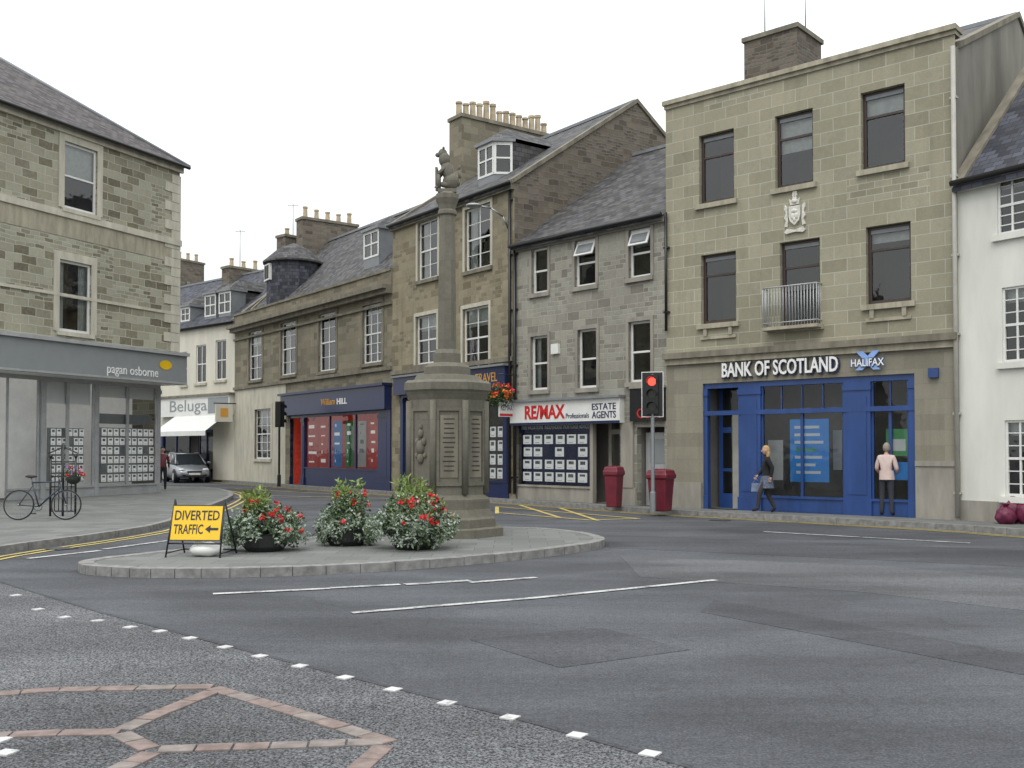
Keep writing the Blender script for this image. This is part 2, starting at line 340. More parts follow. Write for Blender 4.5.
def shop(b,F,o,mat,d,items,riser=.5,transom=None,intd=1.6,im=None):
    a,c,e,g=o
    room(b,F,o,d-.03,intd,im or inter2,'shop_interior')
    b.box('shopfront_joinery',mat,F,a,c,d-.06,d+.08,g-.14,g)
    for k,u0,u1 in items:
        if k=='pil':
            b.box('shopfront_joinery',mat,F,u0,u1,d-.06,d+.10,e,g-.14)
            b.box('shopfront_joinery',mat,F,u0-.02,u1+.02,d-.03,d+.13,e,e+.35)
            b.box('shopfront_joinery',mat,F,u0-.02,u1+.02,d-.03,d+.13,g-.34,g-.20)
            if u1-u0>.3: b.box('shopfront_joinery',mat,F,u0+.1,u1-.1,d+.1,d+.115,e+.5,g-.5)
        elif k in('win','win2'):
            b.box('shopfront_joinery',mat,F,u0,u1,d-.05,d+.06,e,e+riser)
            b.box('shopfront_joinery',mat,F,u0,u1,d-.03,d+.10,e+riser,e+riser+.06)
            b.box('shopfront_joinery',mat,F,u0,u0+.05,d-.03,d+.04,e+riser+.06,g-.14); b.box('shopfront_joinery',mat,F,u1-.05,u1,d-.03,d+.04,e+riser+.06,g-.14)
            if transom:
                b.box('shopfront_joinery',mat,F,u0+.05,u1-.05,d-.03,d+.05,transom-.04,transom+.04)
                n=max(2,int((u1-u0)/.45))
                for i in range(1,n): b.box('shopfront_joinery',mat,F,u0+(u1-u0)*i/n-.015,u0+(u1-u0)*i/n+.015,d-.02,d+.03,transom+.04,g-.14)
            if k=='win2':
                um=(u0+u1)/2; b.box('shopfront_joinery',mat,F,um-.035,um+.035,d-.02,d+.05,e+riser+.06,(transom or g-.1)-.04)
            b.quad('shop_glass',sglass,F.p(u0+.02,d,e+riser),F.p(u1-.02,d,e+riser),F.p(u1-.02,d,g-.1),F.p(u0+.02,d,g-.1))
        elif k=='door':
            dd=d-.55
            b.box('door',mat,F,u0,u0+.12,dd-.03,dd+.03,e,g-.14); b.box('door',mat,F,u1-.12,u1,dd-.03,dd+.03,e,g-.14)
            b.box('door',mat,F,u0+.12,u1-.12,dd-.03,dd+.029,e,e+.4); b.box('door',mat,F,u0+.12,u1-.12,dd-.03,dd+.029,e+2.05,e+2.2)
            b.box('door',mat,F,u0+.12,u1-.12,dd-.03,dd+.028,e+1.0,e+1.08)
            b.quad('shop_glass',sglass,F.p(u0,dd,e),F.p(u1,dd,e),F.p(u1,dd,g),F.p(u0,dd,g))
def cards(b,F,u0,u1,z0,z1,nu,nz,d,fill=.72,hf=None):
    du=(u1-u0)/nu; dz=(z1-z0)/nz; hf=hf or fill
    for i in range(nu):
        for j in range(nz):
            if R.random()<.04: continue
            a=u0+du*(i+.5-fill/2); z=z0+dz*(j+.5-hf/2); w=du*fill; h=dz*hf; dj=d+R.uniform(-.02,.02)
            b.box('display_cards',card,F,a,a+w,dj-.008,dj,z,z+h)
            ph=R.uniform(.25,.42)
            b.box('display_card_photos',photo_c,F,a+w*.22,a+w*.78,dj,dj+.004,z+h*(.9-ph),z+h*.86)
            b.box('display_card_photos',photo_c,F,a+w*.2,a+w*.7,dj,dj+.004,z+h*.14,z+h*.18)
def gable_roof(b,F,u0,u1,ze,dr,zr,depth,rm,gm,over=.25,skew=None,z0=PV,sides=(True,True)):
    q=F.p; s=(zr-ze)/dr
    th=.1
    for (da,za,db,zb) in ((over,ze-s*over,-dr,zr),(-depth-.2,ze-.2*s,-dr,zr)):
        b.quad('roof',rm,q(u0,da,za),q(u1,da,za),q(u1,db,zb),q(u0,db,zb))
        b.quad('roof',rm,q(u0,da,za-th),q(u1,da,za-th),q(u1,da,za),q(u0,da,za))
    b.box('roof_ridge',lead,F,u0,u1,-dr-.12,-dr+.12,zr-.05,zr+.06)
    for k,u in enumerate((u0,u1)):
        if not sides[k]: continue
        b.quad('gable_walls',gm,q(u,0,z0),q(u,0,ze),q(u,-dr,zr),q(u,-depth,ze),q(u,-depth,z0))
        if skew:
            e=1 if k else -1; a0,a1=sorted((u-e*.22,u+e*.06))
            for (da,za,db,zb) in ((over*.6,ze-s*over*.6,-dr,zr),(-depth,ze,-dr,zr)):
                b.hexa('roof_skews',skew,[q(a0,da,za-.05),q(a1,da,za-.05),q(a1,db,zb-.05),q(a0,db,zb-.05),q(a0,da,za+.1),q(a1,da,za+.1),q(a1,db,zb+.1),q(a0,db,zb+.1)])
    b.quad('walls',gm,q(u0,-depth,z0),q(u1,-depth,z0),q(u1,-depth,ze),q(u0,-depth,ze))
def chimney(b,F,u0,u1,d0,d1,z0,z1,mat,tm,pots,along='d',pm=None,ph=.55):
    b.box('chimney_stack',mat,F,u0,u1,d0,d1,z0,z1); b.box('chimney_coping',tm,F,u0-.06,u1+.06,d0-.06,d1+.06,z1,z1+.14)
    for i in range(pots):
        f=(i+.5)/pots
        c=F.p((u0+u1)/2,d0+(d1-d0)*f,z1+.14) if along=='d' else F.p(u0+(u1-u0)*f,(d0+d1)/2,z1+.14)
        h=ph*R.uniform(.75,1.2)
        b.lathe('chimney_pots',pm or pot_m,c,[(.15,0),(.13,h*.15),(.11,h*.85),(.14,h*.88),(.14,h),(.1,h)],10,smooth=False)
def aerial(b,p,h):
    p=V(p); b.tube('aerial',galv,p,p+V((0,0,h)),.02)
    for k in range(5): b.tube('aerial',galv,p+V((-.25,0,h-.1))+V((.12*k,-.15,0)),p+V((-.25,0,h-.1))+V((.12*k,.15,0)),.008,n=4)
    b.tube('aerial',galv,p+V((-.3,0,h-.1)),p+V((.3,0,h-.1)),.012,n=4)
def pipe(b,F,u,z0,z1,m=black,r=.05,d=.09):
    b.tube('drainpipe',m,F.p(u,d,z0),F.p(u,d,z1),r)
    z=z0+.5
    while z<z1: b.box('drainpipe',m,F,u-.08,u+.08,0,d+.02,z,z+.05); z+=1.8
def gutter(b,F,u0,u1,z,d=.3,m=black): b.tube('gutter',m,F.p(u0,d,z),F.p(u1,d,z),.07)
def loc(F,u=0): 
    q=F.p(u,0,PV); return (q.x,q.y,q.z)
# ================================================================ BANK
FB=Face(G(667,507,PV),G(960,519.9,PV)); L=FB.L
b=B('bank_building',loc(FB,L/2)); ZP=11.3
up=[FB.rect(*r) for r in((699,734,132,202),(775,813,112,186),(861,905,88,167))]
mid=[FB.rect(*r) for r in((701,736,253,323),(780,820,240,326),(866,911,224,303))]
zc=(FB.hit(667,362)[1]+FB.hit(957,334)[1])/2
so=(FB.hit(703,450)[0],FB.hit(915,450)[0],PV,zc-.75)
wall(b,FB,0,L,zc,ZP,up+mid,S_bank,.22)
wall(b,FB,0,L,PV,zc,[so],S_bank2,.3)
for i,o in enumerate(up): window(b,FB,o,brown,.2,rows=(.68,),cols=1,curtain=(None,.5,.28)[i],sill=trim_bank,fw=.08)
for i,o in enumerate(mid): window(b,FB,o,brown,.2,rows=(.7,),cols=1,curtain=(None,None,.2)[i],sill=trim_bank,fw=.08)
for o in up+mid:
    b.box('window_blind_boxes',lead,FB,o[0]+.08,o[1]-.08,-.19,-.13,o[3]-.17,o[3]-.08)
b.box('parapet_coping',trim_bank,FB,-.05,L+.05,-.4,.12,ZP,ZP+.12); b.box('parapet_coping',trim_bank,FB,-.02,L+.02,-.3,.05,ZP-.1,ZP)
b.box('string_course',trim_dark,FB,-.02,L+.02,0,.2,zc-.04,zc+.12); b.box('string_course',trim_bank,FB,0,L,0,.1,zc-.2,zc-.04)
for sgn in (0,2):
    o=mid[sgn]; b.box('sill_apron',trim_bank,FB,o[0],o[1],0,.05,o[2]-.42,o[2]-.34)
    for uu in (o[0]+.1,o[1]-.2): b.box('sill_apron',trim_bank,FB,uu,uu+.1,0,.07,o[2]-.34,o[2]-.13)
o=mid[1]; ba,bc,be,bg=FB.rect(767,823,287,329)
b.box('balcony_slab',trim_bank,FB,ba,bc,0,.34,be-.02,be+.06)
for k in range(19):
    u=ba+.03+(bc-ba-.06)*k/18; b.tube('balcony_railing',greyl,FB.p(u,.3,be+.06),FB.p(u,.3,bg),.011,n=5)
for dd in(.1,.2):
    for u in(ba+.03,bc-.03): b.tube('balcony_railing',greyl,FB.p(u,dd,be+.06),FB.p(u,dd,bg),.011,n=5)
for zz_,rr_ in((bg,.018),(be+.16,.014)): b.path('balcony_railing',greyl,[FB.p(ba+.03,0,zz_),FB.p(ba+.03,.3,zz_),FB.p(bc-.03,.3,zz_),FB.p(bc-.03,0,zz_)],rr_)
ca,cc,ce,cg=FB.rect(785,806,192,232); cm=(ca+cc)/2; hz=cg-ce; wz=cc-ca
shield=[(-.5,.62),(.5,.62),(.5,.3),(.38,.1),(0,-.05),(-.38,.1),(-.5,.3)]
def relief(poly,d,part='carved_coat_of_arms'):
    n=len(poly); fv=[FB.p(cm+x*wz,d,ce+hz*y) for x,y in poly]; bv=[FB.p(cm+x*wz,0,ce+hz*y) for x,y in poly]
    b.add(part,carv,fv+bv,[tuple(range(n))]+[(i,i+n,(i+1)%n+n,(i+1)%n) for i in range(n)])
relief([(x*.55,.2+y*.72) for x,y in shield],.07)
for s_ in(-1,1):
    relief([(s_*.34,.62),(s_*.46,.72),(s_*.5,.6),(s_*.42,.5),(s_*.5,.38),(s_*.42,.3),(s_*.5,.16),(s_*.36,.14),(s_*.32,.3),(s_*.34,.48)][::s_],.05)
relief([(-.5,.02),(-.38,.1),(0,.05),(.38,.1),(.5,.02),(.4,-.03),(0,.0),(-.4,-.03)],.055)
relief([(-.2,.68),(-.26,.84),(-.12,.78),(-.06,.95),(0,.86),(.06,.95),(.12,.78),(.26,.84),(.2,.68)],.06); relief([(-.12,.9),(-.1,1.0),(0,1.08),(.1,1.0),(.12,.9)],.045)
Mr=Matrix(((FB.t.x,FB.n.x,0,0),(FB.t.y,FB.n.y,0,0),(0,0,1,0),(0,0,0,1)))
def rb(x,y,rx,rz,d=.07): b.ball('carved_coat_of_arms',carv,(0,0,0),(rx,.02,rz),10,6,M4=Matrix.Translation(FB.p(cm+x*wz,d,ce+hz*y))@Mr)
rb(-.0,.52,.09,.05); rb(-.08,.38,.05,.08); rb(.1,.38,.05,.08); rb(0,.3,.04,.06); rb(0,.76,.08,.05)
b.text('sign_letters',white_t,FB,'BANK OF SCOTLAND',FB.rect(722,838,359.5,374.5,.1),.10,.02,.015)
b.text('sign_letters_outline',navy2,FB,'BANK OF SCOTLAND',tuple(x+s for x,s in zip(FB.rect(722,838,359.5,374.5,.1),(-.03,.03,-.04,.01))),.05,.02,.04)  # blue outline lettering behind the white letters
hr=FB.rect(852,883,351,370,.06)
b.text('bank_logo',sky_sign,FB,'X',(hr[0]+.1,hr[1]-.05,hr[2],hr[3]),.09,.02,.06)
b.text('sign_letters',white_t,FB,'HALIFAX',FB.rect(851,884,358.5,366,.14),.14,.008,.01)
b.text('sign_letters_outline',bankblue,FB,'HALIFAX',tuple(x+s for x,s in zip(FB.rect(851,884,358.5,366,.14),(-.02,.03,-.02,.02))),.125,.006,.05)  # blue edging behind the white HALIFAX letters
U=lambda x: FB.hit(x,450,-.12)[0]
tr=FB.hit(800,411,-.12)[1]
shop(b,FB,so,bankblue,-.14,[('pil',so[0],U(709)),('door',U(709),U(740)),('pil',U(740),U(762)),('win2',U(762),U(845)),('pil',U(845),U(872)),('win2',U(872),U(910)),('pil',U(910),so[1])],riser=.35,transom=tr)
b.box('fascia_beam',bankblue,FB,so[0],so[1],-.16,-.02,tr-.06,tr+.06)
b.box('door_side_panel',alum,FB,U(724),U(739),-.62,-.58,PV,tr)
for x0,x1,y0,y1 in((768,783,440,480),(833,842,430,470)):
    r_=FB.rect(x0,x1,y0,y1,-.9); b.box('interior_display_stand',white_t,FB,r_[0],r_[1],-.95,-.9,r_[2],r_[3])
pr=FB.rect(790,829,419,482,-.17); b.box('window_poster',poster,FB,*pr[:2],-.19,-.17,*pr[2:])
for k in range(7):
    x0=pr[0]+.12+R.uniform(0,.08); b.box('window_poster_text',white_t if k!=3 else green,FB,x0,pr[1]-.12-R.uniform(0,.25),-.17,-.166,pr[3]-.24-.19*k,pr[3]-.17-.19*k)
pr2=FB.rect(886,909,429,456,-.17); b.box('window_poster',green,FB,*pr2[:2],-.19,-.17,*pr2[2:]); b.box('window_poster_text',white_t,FB,pr2[0]+.08,pr2[1]-.08,-.17,-.166,pr2[2]+.12,pr2[2]+.4)
pr2=FB.rect(886,909,462,480,-.17); b.box('window_poster',poster,FB,*pr2[:2],-.19,-.17,*pr2[2:])
gr=FB.rect(917,958,461,519,.0); b.box('granite_plinth',trim_grey,FB,so[1]+.03,L+.02,-.02,.08,PV,gr[3]); b.box('granite_plinth',trim_grey,FB,so[1]+.03,L+.02,.08,.11,gr[3]-.12,gr[3])
b.box('granite_plinth',trim_grey,FB,-.02,so[0]-.02,-.02,.08,PV,PV+.7)
pb=FB.rect(925,937,371,377); b.box('alarm_box',bankblue,FB,pb[0]+.1,pb[1]+.05,0,.1,pb[2]-.02,pb[3]+.06)
gable_roof(b,FB,0,L,ZP-.4,5.2,13.35,10.5,slate1,render_w,over=-.35,sides=(True,True),skew=trim_dark)
ch=FB.hit(741,60,-4.)[0]; ch2=FB.hit(803,60,-4.6)[0]
chimney(b,FB,ch,ch2,-5.9,-4.2,12.4,14.35,S_gable,trim_dark,0); aerial(b,FB.p(ch+.3,-5,14.4),2.2); aerial(b,FB.p(ch2-.1,-5,14.4),1.6)
pipe(b,FB,L-.02,.2,10.9,alum,.055,.1); pipe(b,FB,.05,5,8.3,black,.04)
b.done()
# ================================================================ GREY STONE (estate agents)
FR=Face(G(514.5,499.1,PV),G(667,507,PV)); L=FR.L
b=B('estate_agents_building',loc(FR,L/2)); ZE=8.35
ups=[FR.rect(*r) for r in((532,548,248,293),(575,596,239,286),(629,651,228,277))]
mds=[FR.rect(*r) for r in((531,548,336,390),(578,597,329,388),(629,651,321,382))]
s1=(FR.hit(512.5+4,450)[0],FR.hit(620,450)[0],PV,FR.hit(560,408)[1]); s2=(FR.hit(637,450)[0],FR.hit(666,450)[0]-.05,PV,FR.hit(650,427)[1])
wall(b,FR,0,L,PV,ZE,ups+mds+[s1,s2],S_grey,.2)
for i,o in enumerate(ups):
    window(b,FR,o,white,.16,rows=(.5,),curtain=(None,.3,.35)[i],sill=trim_grey,surround=trim_grey,sw=.1)
    if i:
        a,c,e,g=o; zt=g-.5
        b.add('open_sash',white,[FR.p(a+.05,-.1,g-.05),FR.p(c-.05,-.1,g-.05),FR.p(c-.05,.1,zt),FR.p(a+.05,.1,zt),FR.p(a+.05,-.07,g-.02),FR.p(c-.05,-.07,g-.02),FR.p(c-.05,.13,zt+.02),FR.p(a+.05,.13,zt+.02)],[(0,1,2,3),(4,5,6,7),(2,3,7,6),(0,3,7,4),(1,2,6,5)])
        b.quad('open_sash_glass',lead,*[FR.p(u_,d_,z_) for u_,d_,z_ in((a+.12,-.045,g-.09),(c-.12,-.045,g-.09),(c-.12,.125,zt+.09),(a+.12,.125,zt+.09))])
for i,o in enumerate(mds): window(b,FR,o,white,.16,rows=(.5,),curtain=('nets',None,None)[i],sill=trim_grey,surround=trim_grey,sw=.1)
fa=FR.rect(510,620,400,424,.2)
b.box('shop_fascia',white,FR,.02,fa[1],0,.22,fa[2],fa[3]); b.box('fascia_cap',lead,FR,0,fa[1]+.05,0,.32,fa[3],fa[3]+.07)
b.text('sign_letters',red,FR,'RE/MAX',FR.rect(525,565,405,419,.22),.225,.008,.03)
b.text('sign_letters',navy,FR,'ESTATE',FR.rect(592,616,403,409.5,.22),.225,.006,.01); b.text('sign_letters',navy,FR,'AGENTS',FR.rect(592,616,411,418,.22),.225,.006,.01)
b.text('sign_letters',navy,FR,'Professionals',FR.rect(566,589,413,418,.22),.225,.006,.0)
b.box('fascia_stripe',navy,FR,.02,fa[1],.22,.228,fa[2],fa[2]+.07)
W=lambda x: FR.hit(x,450,-.1)[0]
shop(b,FR,s1,trim_grey,-.1,[('pil',s1[0],W(517)),('win',W(517),W(592)),('pil',W(592),W(595)),('door',W(597),W(619))],riser=.42,im=inter2,intd=.9)
bl=FR.rect(519,591,424,431,-.13); b.box('window_banner',navy2,FR,bl[0],bl[1],-.15,-.13,bl[2]-.05,bl[3]); 
b.text('window_banner_text',white_t,FR,'FREE VALUATIONS  INDEPENDENT MORTGAGE ADVICE',FR.rect(522,589,425,429,-.13),-.125,.003,.0)
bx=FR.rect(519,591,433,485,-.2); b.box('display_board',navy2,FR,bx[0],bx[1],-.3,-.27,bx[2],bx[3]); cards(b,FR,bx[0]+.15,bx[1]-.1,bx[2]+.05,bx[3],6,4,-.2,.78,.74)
cf=FR.rect(631,667,388,421,.1); b.box('cafe_fascia',black,FR,cf[0],L-.02,0,.16,cf[2],cf[3]); b.text('cafe_letters',red,FR,'Caffe',FR.rect(637,662,408,418,.16),.165,.01,.0)
b.box('cafe_fascia',trim_grey,FR,cf[0],L-.02,.0,.2,cf[3],cf[3]+.06)
room(b,FR,s2,-.19,.7,inter2); b.box('cafe_door',greyl,FR,s2[0]+.05,s2[1]-.05,-.4,-.34,PV,s2[3]-.15)
for zz in(PV+.3,PV+1.2): b.box('cafe_door',greyf,FR,s2[0]+.2,s2[1]-.2,-.34,-.325,zz,zz+.7)
gable_roof(b,FR,0,L,ZE,5.3,12.2,10.4,slate1,S_gable,over=.2,sides=(False,True))
gutter(b,FR,0,L,ZE-.1,.24); pipe(b,FR,.1,.3,ZE,black,.055); b.box('eaves_course',trim_grey,FR,0,L,0,.1,ZE-.28,ZE-.12)
b.box('base_course',trim_grey,FR,s1[1]+.02,s2[0]-.02,0,.05,PV,PV+.5)
b.box('pilaster',trim_grey,FR,s1[1]+.1,s2[0]-.1,0,.07,PV+.5,fa[2])
r_=FR.rect(553,560,344,354); b.box('alarm_box',white,FR,r_[0],r_[1],0,.1,r_[2],r_[3])
b.done()
# ================================================================ TALL TAN
PD0=G(392,491,PV); FD=Face(PD0,G(514.5,499.1,PV)); L=FD.L
b=B('tall_sandstone_building',loc(FD,L/2)); ZE=10.45
ups=[FD.rect(*r) for r in((418,438,220,279),(465,491,206,269))]; lows=[FD.rect(*r) for r in((416,437,315,364),(463,489,307,368))]
s=(FD.hit(400,450)[0],FD.hit(509,450)[0],PV,FD.hit(470,388)[1])
wall(b,FD,0,L,PV,ZE,ups+lows+[s],S_tan,.2)
for o in ups: window(b,FD,o,white,.15,cols=2,bars=1,curtain='nets',sill=trim_dark,surround=trim_buff,sw=.11)
for o in lows: window(b,FD,o,white,.15,cols=2,bars=1,curtain=.3,sill=trim_dark,surround=trim_buff,sw=.11)
b.box('shop_fascia',navy2,FD,s[0]-.1,s[1]+.1,0,.25,s[3]-.05,s[3]+.6); b.box('fascia_cap',lead,FD,s[0]-.15,s[1]+.15,0,.35,s[3]+.6,s[3]+.67)
X=lambda x: FD.hit(x,450,-.1)[0]
shop(b,FD,s,navy2,-.1,[('pil',s[0],X(405)),('win2',X(405),X(455)),('door',X(455),X(475)),('pil',X(475),X(480)),('win',X(480),X(505)),('pil',X(505),s[1])],riser=.5)
b.text('sign_letters',orange,FD,'TRAVEL',(X(484),X(506),s[3]+.12,s[3]+.42),.255,.01)
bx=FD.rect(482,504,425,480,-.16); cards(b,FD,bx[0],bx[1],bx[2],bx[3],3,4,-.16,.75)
gable_roof(b,FD,0,L,ZE,5.44,14.15,10.8,slate1,S_gable,over=.2,skew=trim_dark)
gutter(b,FD,0,L,ZE-.1,.24); b.box('eaves_course',trim_dark,FD,0,L,0,.14,ZE-.3,ZE-.1); b.box('string_course',trim_dark,FD,0,L,0,.1,s[3]+.75,s[3]+.9)
chimney(b,FD,-.15,.75,-7.4,-2.7,11.5,15.0,S_tan2,trim_dark,14,pm=pot_m,ph=.75)
def dormer(b,F,uc,w,d0,z0,h,rm=slate1,cant=True):
    df=d0; hw=w/2; k=.35 if cant else 0; q=F.p
    pts=[(uc-hw-k,df-.55),(uc-hw,df),(uc+hw,df),(uc+hw+k,df-.55)] if cant else [(uc-hw,df-.9),(uc-hw,df),(uc+hw,df),(uc+hw,df-.9)]
    for (ua,da),(ub,db) in zip(pts,pts[1:]):
        f=Face(q(ua,da,0)[:2],q(ub,db,0)[:2]); Lw=f.L
        b.quad('dormer_apron',lead,f.p(0,0,z0-1.2),f.p(Lw,0,z0-1.2),f.p(Lw,0,z0),f.p(0,0,z0))
        fw=.08
        if (not cant) and (ua==ub):
            b.quad('dormer_cheek',lead,f.p(0,0,z0),f.p(Lw,0,z0),f.p(Lw,0,z0+h),f.p(0,0,z0+h)); continue
        b.box('dormer_frame',white,f,0,Lw,-.06,.02,z0,z0+fw); b.box('dormer_frame',white,f,0,Lw,-.06,.021,z0+h-fw*1.5,z0+h); b.box('dormer_frame',white,f,0,fw,-.05,.022,z0,z0+h); b.box('dormer_frame',white,f,Lw-fw,Lw,-.05,.023,z0,z0+h)
        b.box('dormer_frame',white,f,fw,Lw-fw,-.04,.015,z0+h*.48,z0+h*.53)
        if Lw>.7: b.box('dormer_frame',white,f,Lw/2-.03,Lw/2+.03,-.04,.016,z0+fw,z0+h-fw)
        b.quad('dormer_glass',glass,f.p(0,-.02,z0),f.p(Lw,-.02,z0),f.p(Lw,-.02,z0+h),f.p(0,-.02,z0+h))
        b.quad('dormer_interior',inter,f.p(0,-.25,z0),f.p(Lw,-.25,z0),f.p(Lw,-.25,z0+h),f.p(0,-.25,z0+h))
    zz=z0+h; ov=.12
    e=[q(pts[0][0]-ov,pts[0][1]-.05,zz),q(pts[1][0]-ov*.6,pts[1][1]+ov,zz),q(pts[2][0]+ov*.6,pts[2][1]+ov,zz),q(pts[3][0]+ov,pts[3][1]-.05,zz)]
    e2=[x+V((0,0,.1)) for x in e]; top=q(uc,df-.9,zz+.75); back=q(uc,df-3.0,zz+.7)
    bl=q(pts[0][0]-ov,df-3,zz+.1); br=q(pts[3][0]+ov,df-3,zz+.1)
    b.quad('dormer_roof',rm,e2[0],e2[1],top); b.quad('dormer_roof',rm,e2[1],e2[2],top); b.quad('dormer_roof',rm,e2[2],e2[3],top)
    b.quad('dormer_roof',rm,e2[0],top,back,bl); b.quad('dormer_roof',rm,e2[3],br,back,top)
    for i in range(3): b.quad('dormer_eaves',lead,e[i],e[i+1],e2[i+1],e2[i])
    b.quad('dormer_eaves',lead,*e)
    b.quad('dormer_cheek',rm,q(pts[0][0],pts[0][1],z0-.5),q(pts[0][0],df-2.4,z0-.5),q(pts[0][0],df-2.4,zz),q(pts[0][0],pts[0][1],zz))
    b.quad('dormer_cheek',rm,q(pts[3][0],pts[3][1],z0-.5),q(pts[3][0],df-2.4,z0-.5),q(pts[3][0],df-2.4,zz),q(pts[3][0],pts[3][1],zz))
u0,u1,z0,z1=FD.rect(474,500,146,178,-1.1); dormer(b,FD,(u0+u1)/2+.1,(u1-u0)*.6,-1.0,z0,z1-z0)
pipe(b,FD,L-.15,.3,ZE,black,.05); pipe(b,FD,L*.55,s[3]+.7,ZE,black,.04)
lp=FD.hit(508,222)[0]; zl=FD.hit(508,222)[1]
b.path('wall_street_lamp_bracket',galv,[FD.p(lp,.0,zl-.2),FD.p(lp,.2,zl+.15),FD.p(lp-.1,.6,zl+.38),FD.p(lp-.25,1.0,zl+.44)],.03)
b.ball('wall_street_lamp_head',galv,FD.p(lp-.3,1.15,zl+.43),(.26,.2,.08))
b.done()
# ================================================================ LONG TAN w/ bookmaker
FE=Face(G(234,480.4,PV),PD0); L=FE.L
b=B('betting_shop_building',loc(FE,L/2)); ZE=7.95
ws=[FE.rect(*r) for r in((249,262,331,380),(281,296,322,375),(319,336,313,371),(363,382,304,363))]
lw=[FE.rect(255,271,409,459)]
s=(FE.hit(290,450)[0],FE.hit(388,450)[0],PV,FE.hit(340,412)[1]); 
wall(b,FE,0,L,PV,ZE,ws+lw+[s],S_tan2,.2)
for i,o in enumerate(ws): window(b,FE,o,white,.14,cols=2 if i<3 else 3,bars=1 if i<3 else 2,curtain=(.3,'nets',None,.15)[i],sill=trim_dark,surround=trim_dark,sw=.16)
window(b,FE,lw[0],white,.14,cols=3,bars=2,curtain=.3,sill=trim_buff,surround=trim_buff,sw=.2)
zz1=ws[0][2]-.4
wall(b,FE,.03,s[0]-.5,PV,zz1,lw,trim_buff,.01,d=.012,part='painted_ground_wall')
b.box('cornice',trim_dark,FE,-.1,L,0,.45,ZE,ZE+.16); b.box('cornice',trim_dark,FE,-.05,L,0,.28,ZE-.18,ZE); b.box('cornice',trim_dark,FE,0,L,0,.1,ZE-.6,ZE-.5)
b.box('parapet',S_tan2,FE,0,L,-.3,.06,ZE+.16,ZE+.7); b.box('parapet_coping',trim_dark,FE,-.02,L,-.34,.12,ZE+.7,ZE+.8)
b.box('string_course',trim_dark,FE,0,L,0,.1,ws[0][2]-.38,ws[0][2]-.24)
zft=FE.hit(340,390,.3)[1]
b.box('shop_fascia',navy2,FE,s[0]-.4,L-.05,0,.32,s[3]-.02,zft); b.box('fascia_cap',navy2,FE,s[0]-.45,L,0,.45,zft,zft+.1)
b.text('sign_letters',orange,FE,'William',FE.rect(321,335,398.5,405,.32),.325,.01,.0); b.text('sign_letters',white_t,FE,'HILL',FE.rect(337,347,398,404,.32),.325,.01,.02)
Y=lambda x: FE.hit(x,450,-.1)[0]
shop(b,FE,s,navy2,-.1,[('pil',s[0],Y(292)),('door',Y(292),Y(303)),('pil',Y(303),Y(306)),('win',Y(306),Y(330)),('win',Y(330),Y(356)),('win',Y(356),Y(380)),('pil',Y(380),s[1])],riser=.75,im=redglow,intd=.7)
for x0,x1,mm in((307,318,redglow),(319.5,328,redglow),(333,342,poster),(345,354,green),(358,366,white_t),(369,378,redglow)):
    r=FE.rect(x0,x1,421,467,-.115); b.box('window_poster',mm,FE,r[0],r[1],-.13,-.115,r[2],r[3]); 
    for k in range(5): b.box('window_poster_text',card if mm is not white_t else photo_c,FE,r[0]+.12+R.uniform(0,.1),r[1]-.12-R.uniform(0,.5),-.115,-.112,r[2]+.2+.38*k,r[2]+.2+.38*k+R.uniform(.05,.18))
b.box('shop_pier',navy2,FE,s[1],L-.05,0,.06,PV,s[3])
gable_roof(b,FE,0,L,8.2,5.0,13.1,9.8,slate1,S_tan2,over=-.4,skew=trim_dark)
chimney(b,FE,.0,.8,-6.7,-3.4,11,14.1,S_gable,trim_dark,5)
u0,u1,z0,z1=FE.rect(366,381,231,258,-1.5); dormer(b,FE,(u0+u1)/2,(u1-u0),-1.4,z0,z1-z0,cant=False)
u0,u1,z0,z1=FE.rect(268,310,258,284,-1.6); c=FE.p((u0+u1)/2,-1.9,0); rr=1.35
b.lathe('turret_dormer',slate3,(c.x,c.y,z0-1.5),[(rr,0),(rr,z1-z0+1.2)],16,smooth=False); b.lathe('turret_dormer_roof',slate1,(c.x,c.y,z1-.3),[(rr+.2,0),(rr+.2,.08),(.8,.75),(.05,1.1)],16)
for k in(-.9,-.1):
    ang=math.atan2(FE.n.y,FE.n.x)+k*.8
    dv=V((math.cos(ang),math.sin(ang),0)); q=c+dv*rr
    f=Face((q-V((-dv.y,dv.x,0))*.4)[:2],(q+V((-dv.y,dv.x,0))*.4)[:2])
    b.box('turret_window',white,f,0,.8,-.1,.06,z0+.1,z1-.4); b.box('turret_window_pane',inter,f,.08,.38,.06,.07,z0+.18,z1-.48); b.box('turret_window_pane',inter,f,.43,.73,.06,.07,z0+.18,z1-.48)
b.done()
# ================================================================ restaurant (cream)
pe=G(234,480.4,PV); FG=Face((-25.5,61.8),pe); L=FG.L
b=B('restaurant_building',loc(FG,L/2)); ZE=8.5
ws=[FG.rect(*r) for r in((181.5,187,352,385),(196,206,345,383),(215.5,226,340,380),(150,160,352,388))]
s=(FG.hit(160,450)[0],FG.hit(213,450)[0],PV,FG.hit(190,430)[1])
wall(b,FG,0,L,PV,ZE,ws+[s],cream,.15)
for o in ws: window(b,FG,o,white,.12,rows=(.5,),cols=2,curtain=None,sill=trim_buff)
r=FG.rect(160,231,397,416,.2); b.box('shop_fascia',white,FG,r[0],r[1],0,.3,r[2],r[3]); b.box('fascia_cap',trim_dark,FG,r[0]-.1,r[1]+.1,0,.4,r[3],r[3]+.12)
b.box('fascia_panel',greyf,FG,FG.hit(213,405)[0],r[1]-.1,.3,.31,r[2]+.1,r[3]-.1)
b.text('sign_letters',greyf,FG,'Beluga',FG.rect(170,207,400,415,.3),.305,.01)
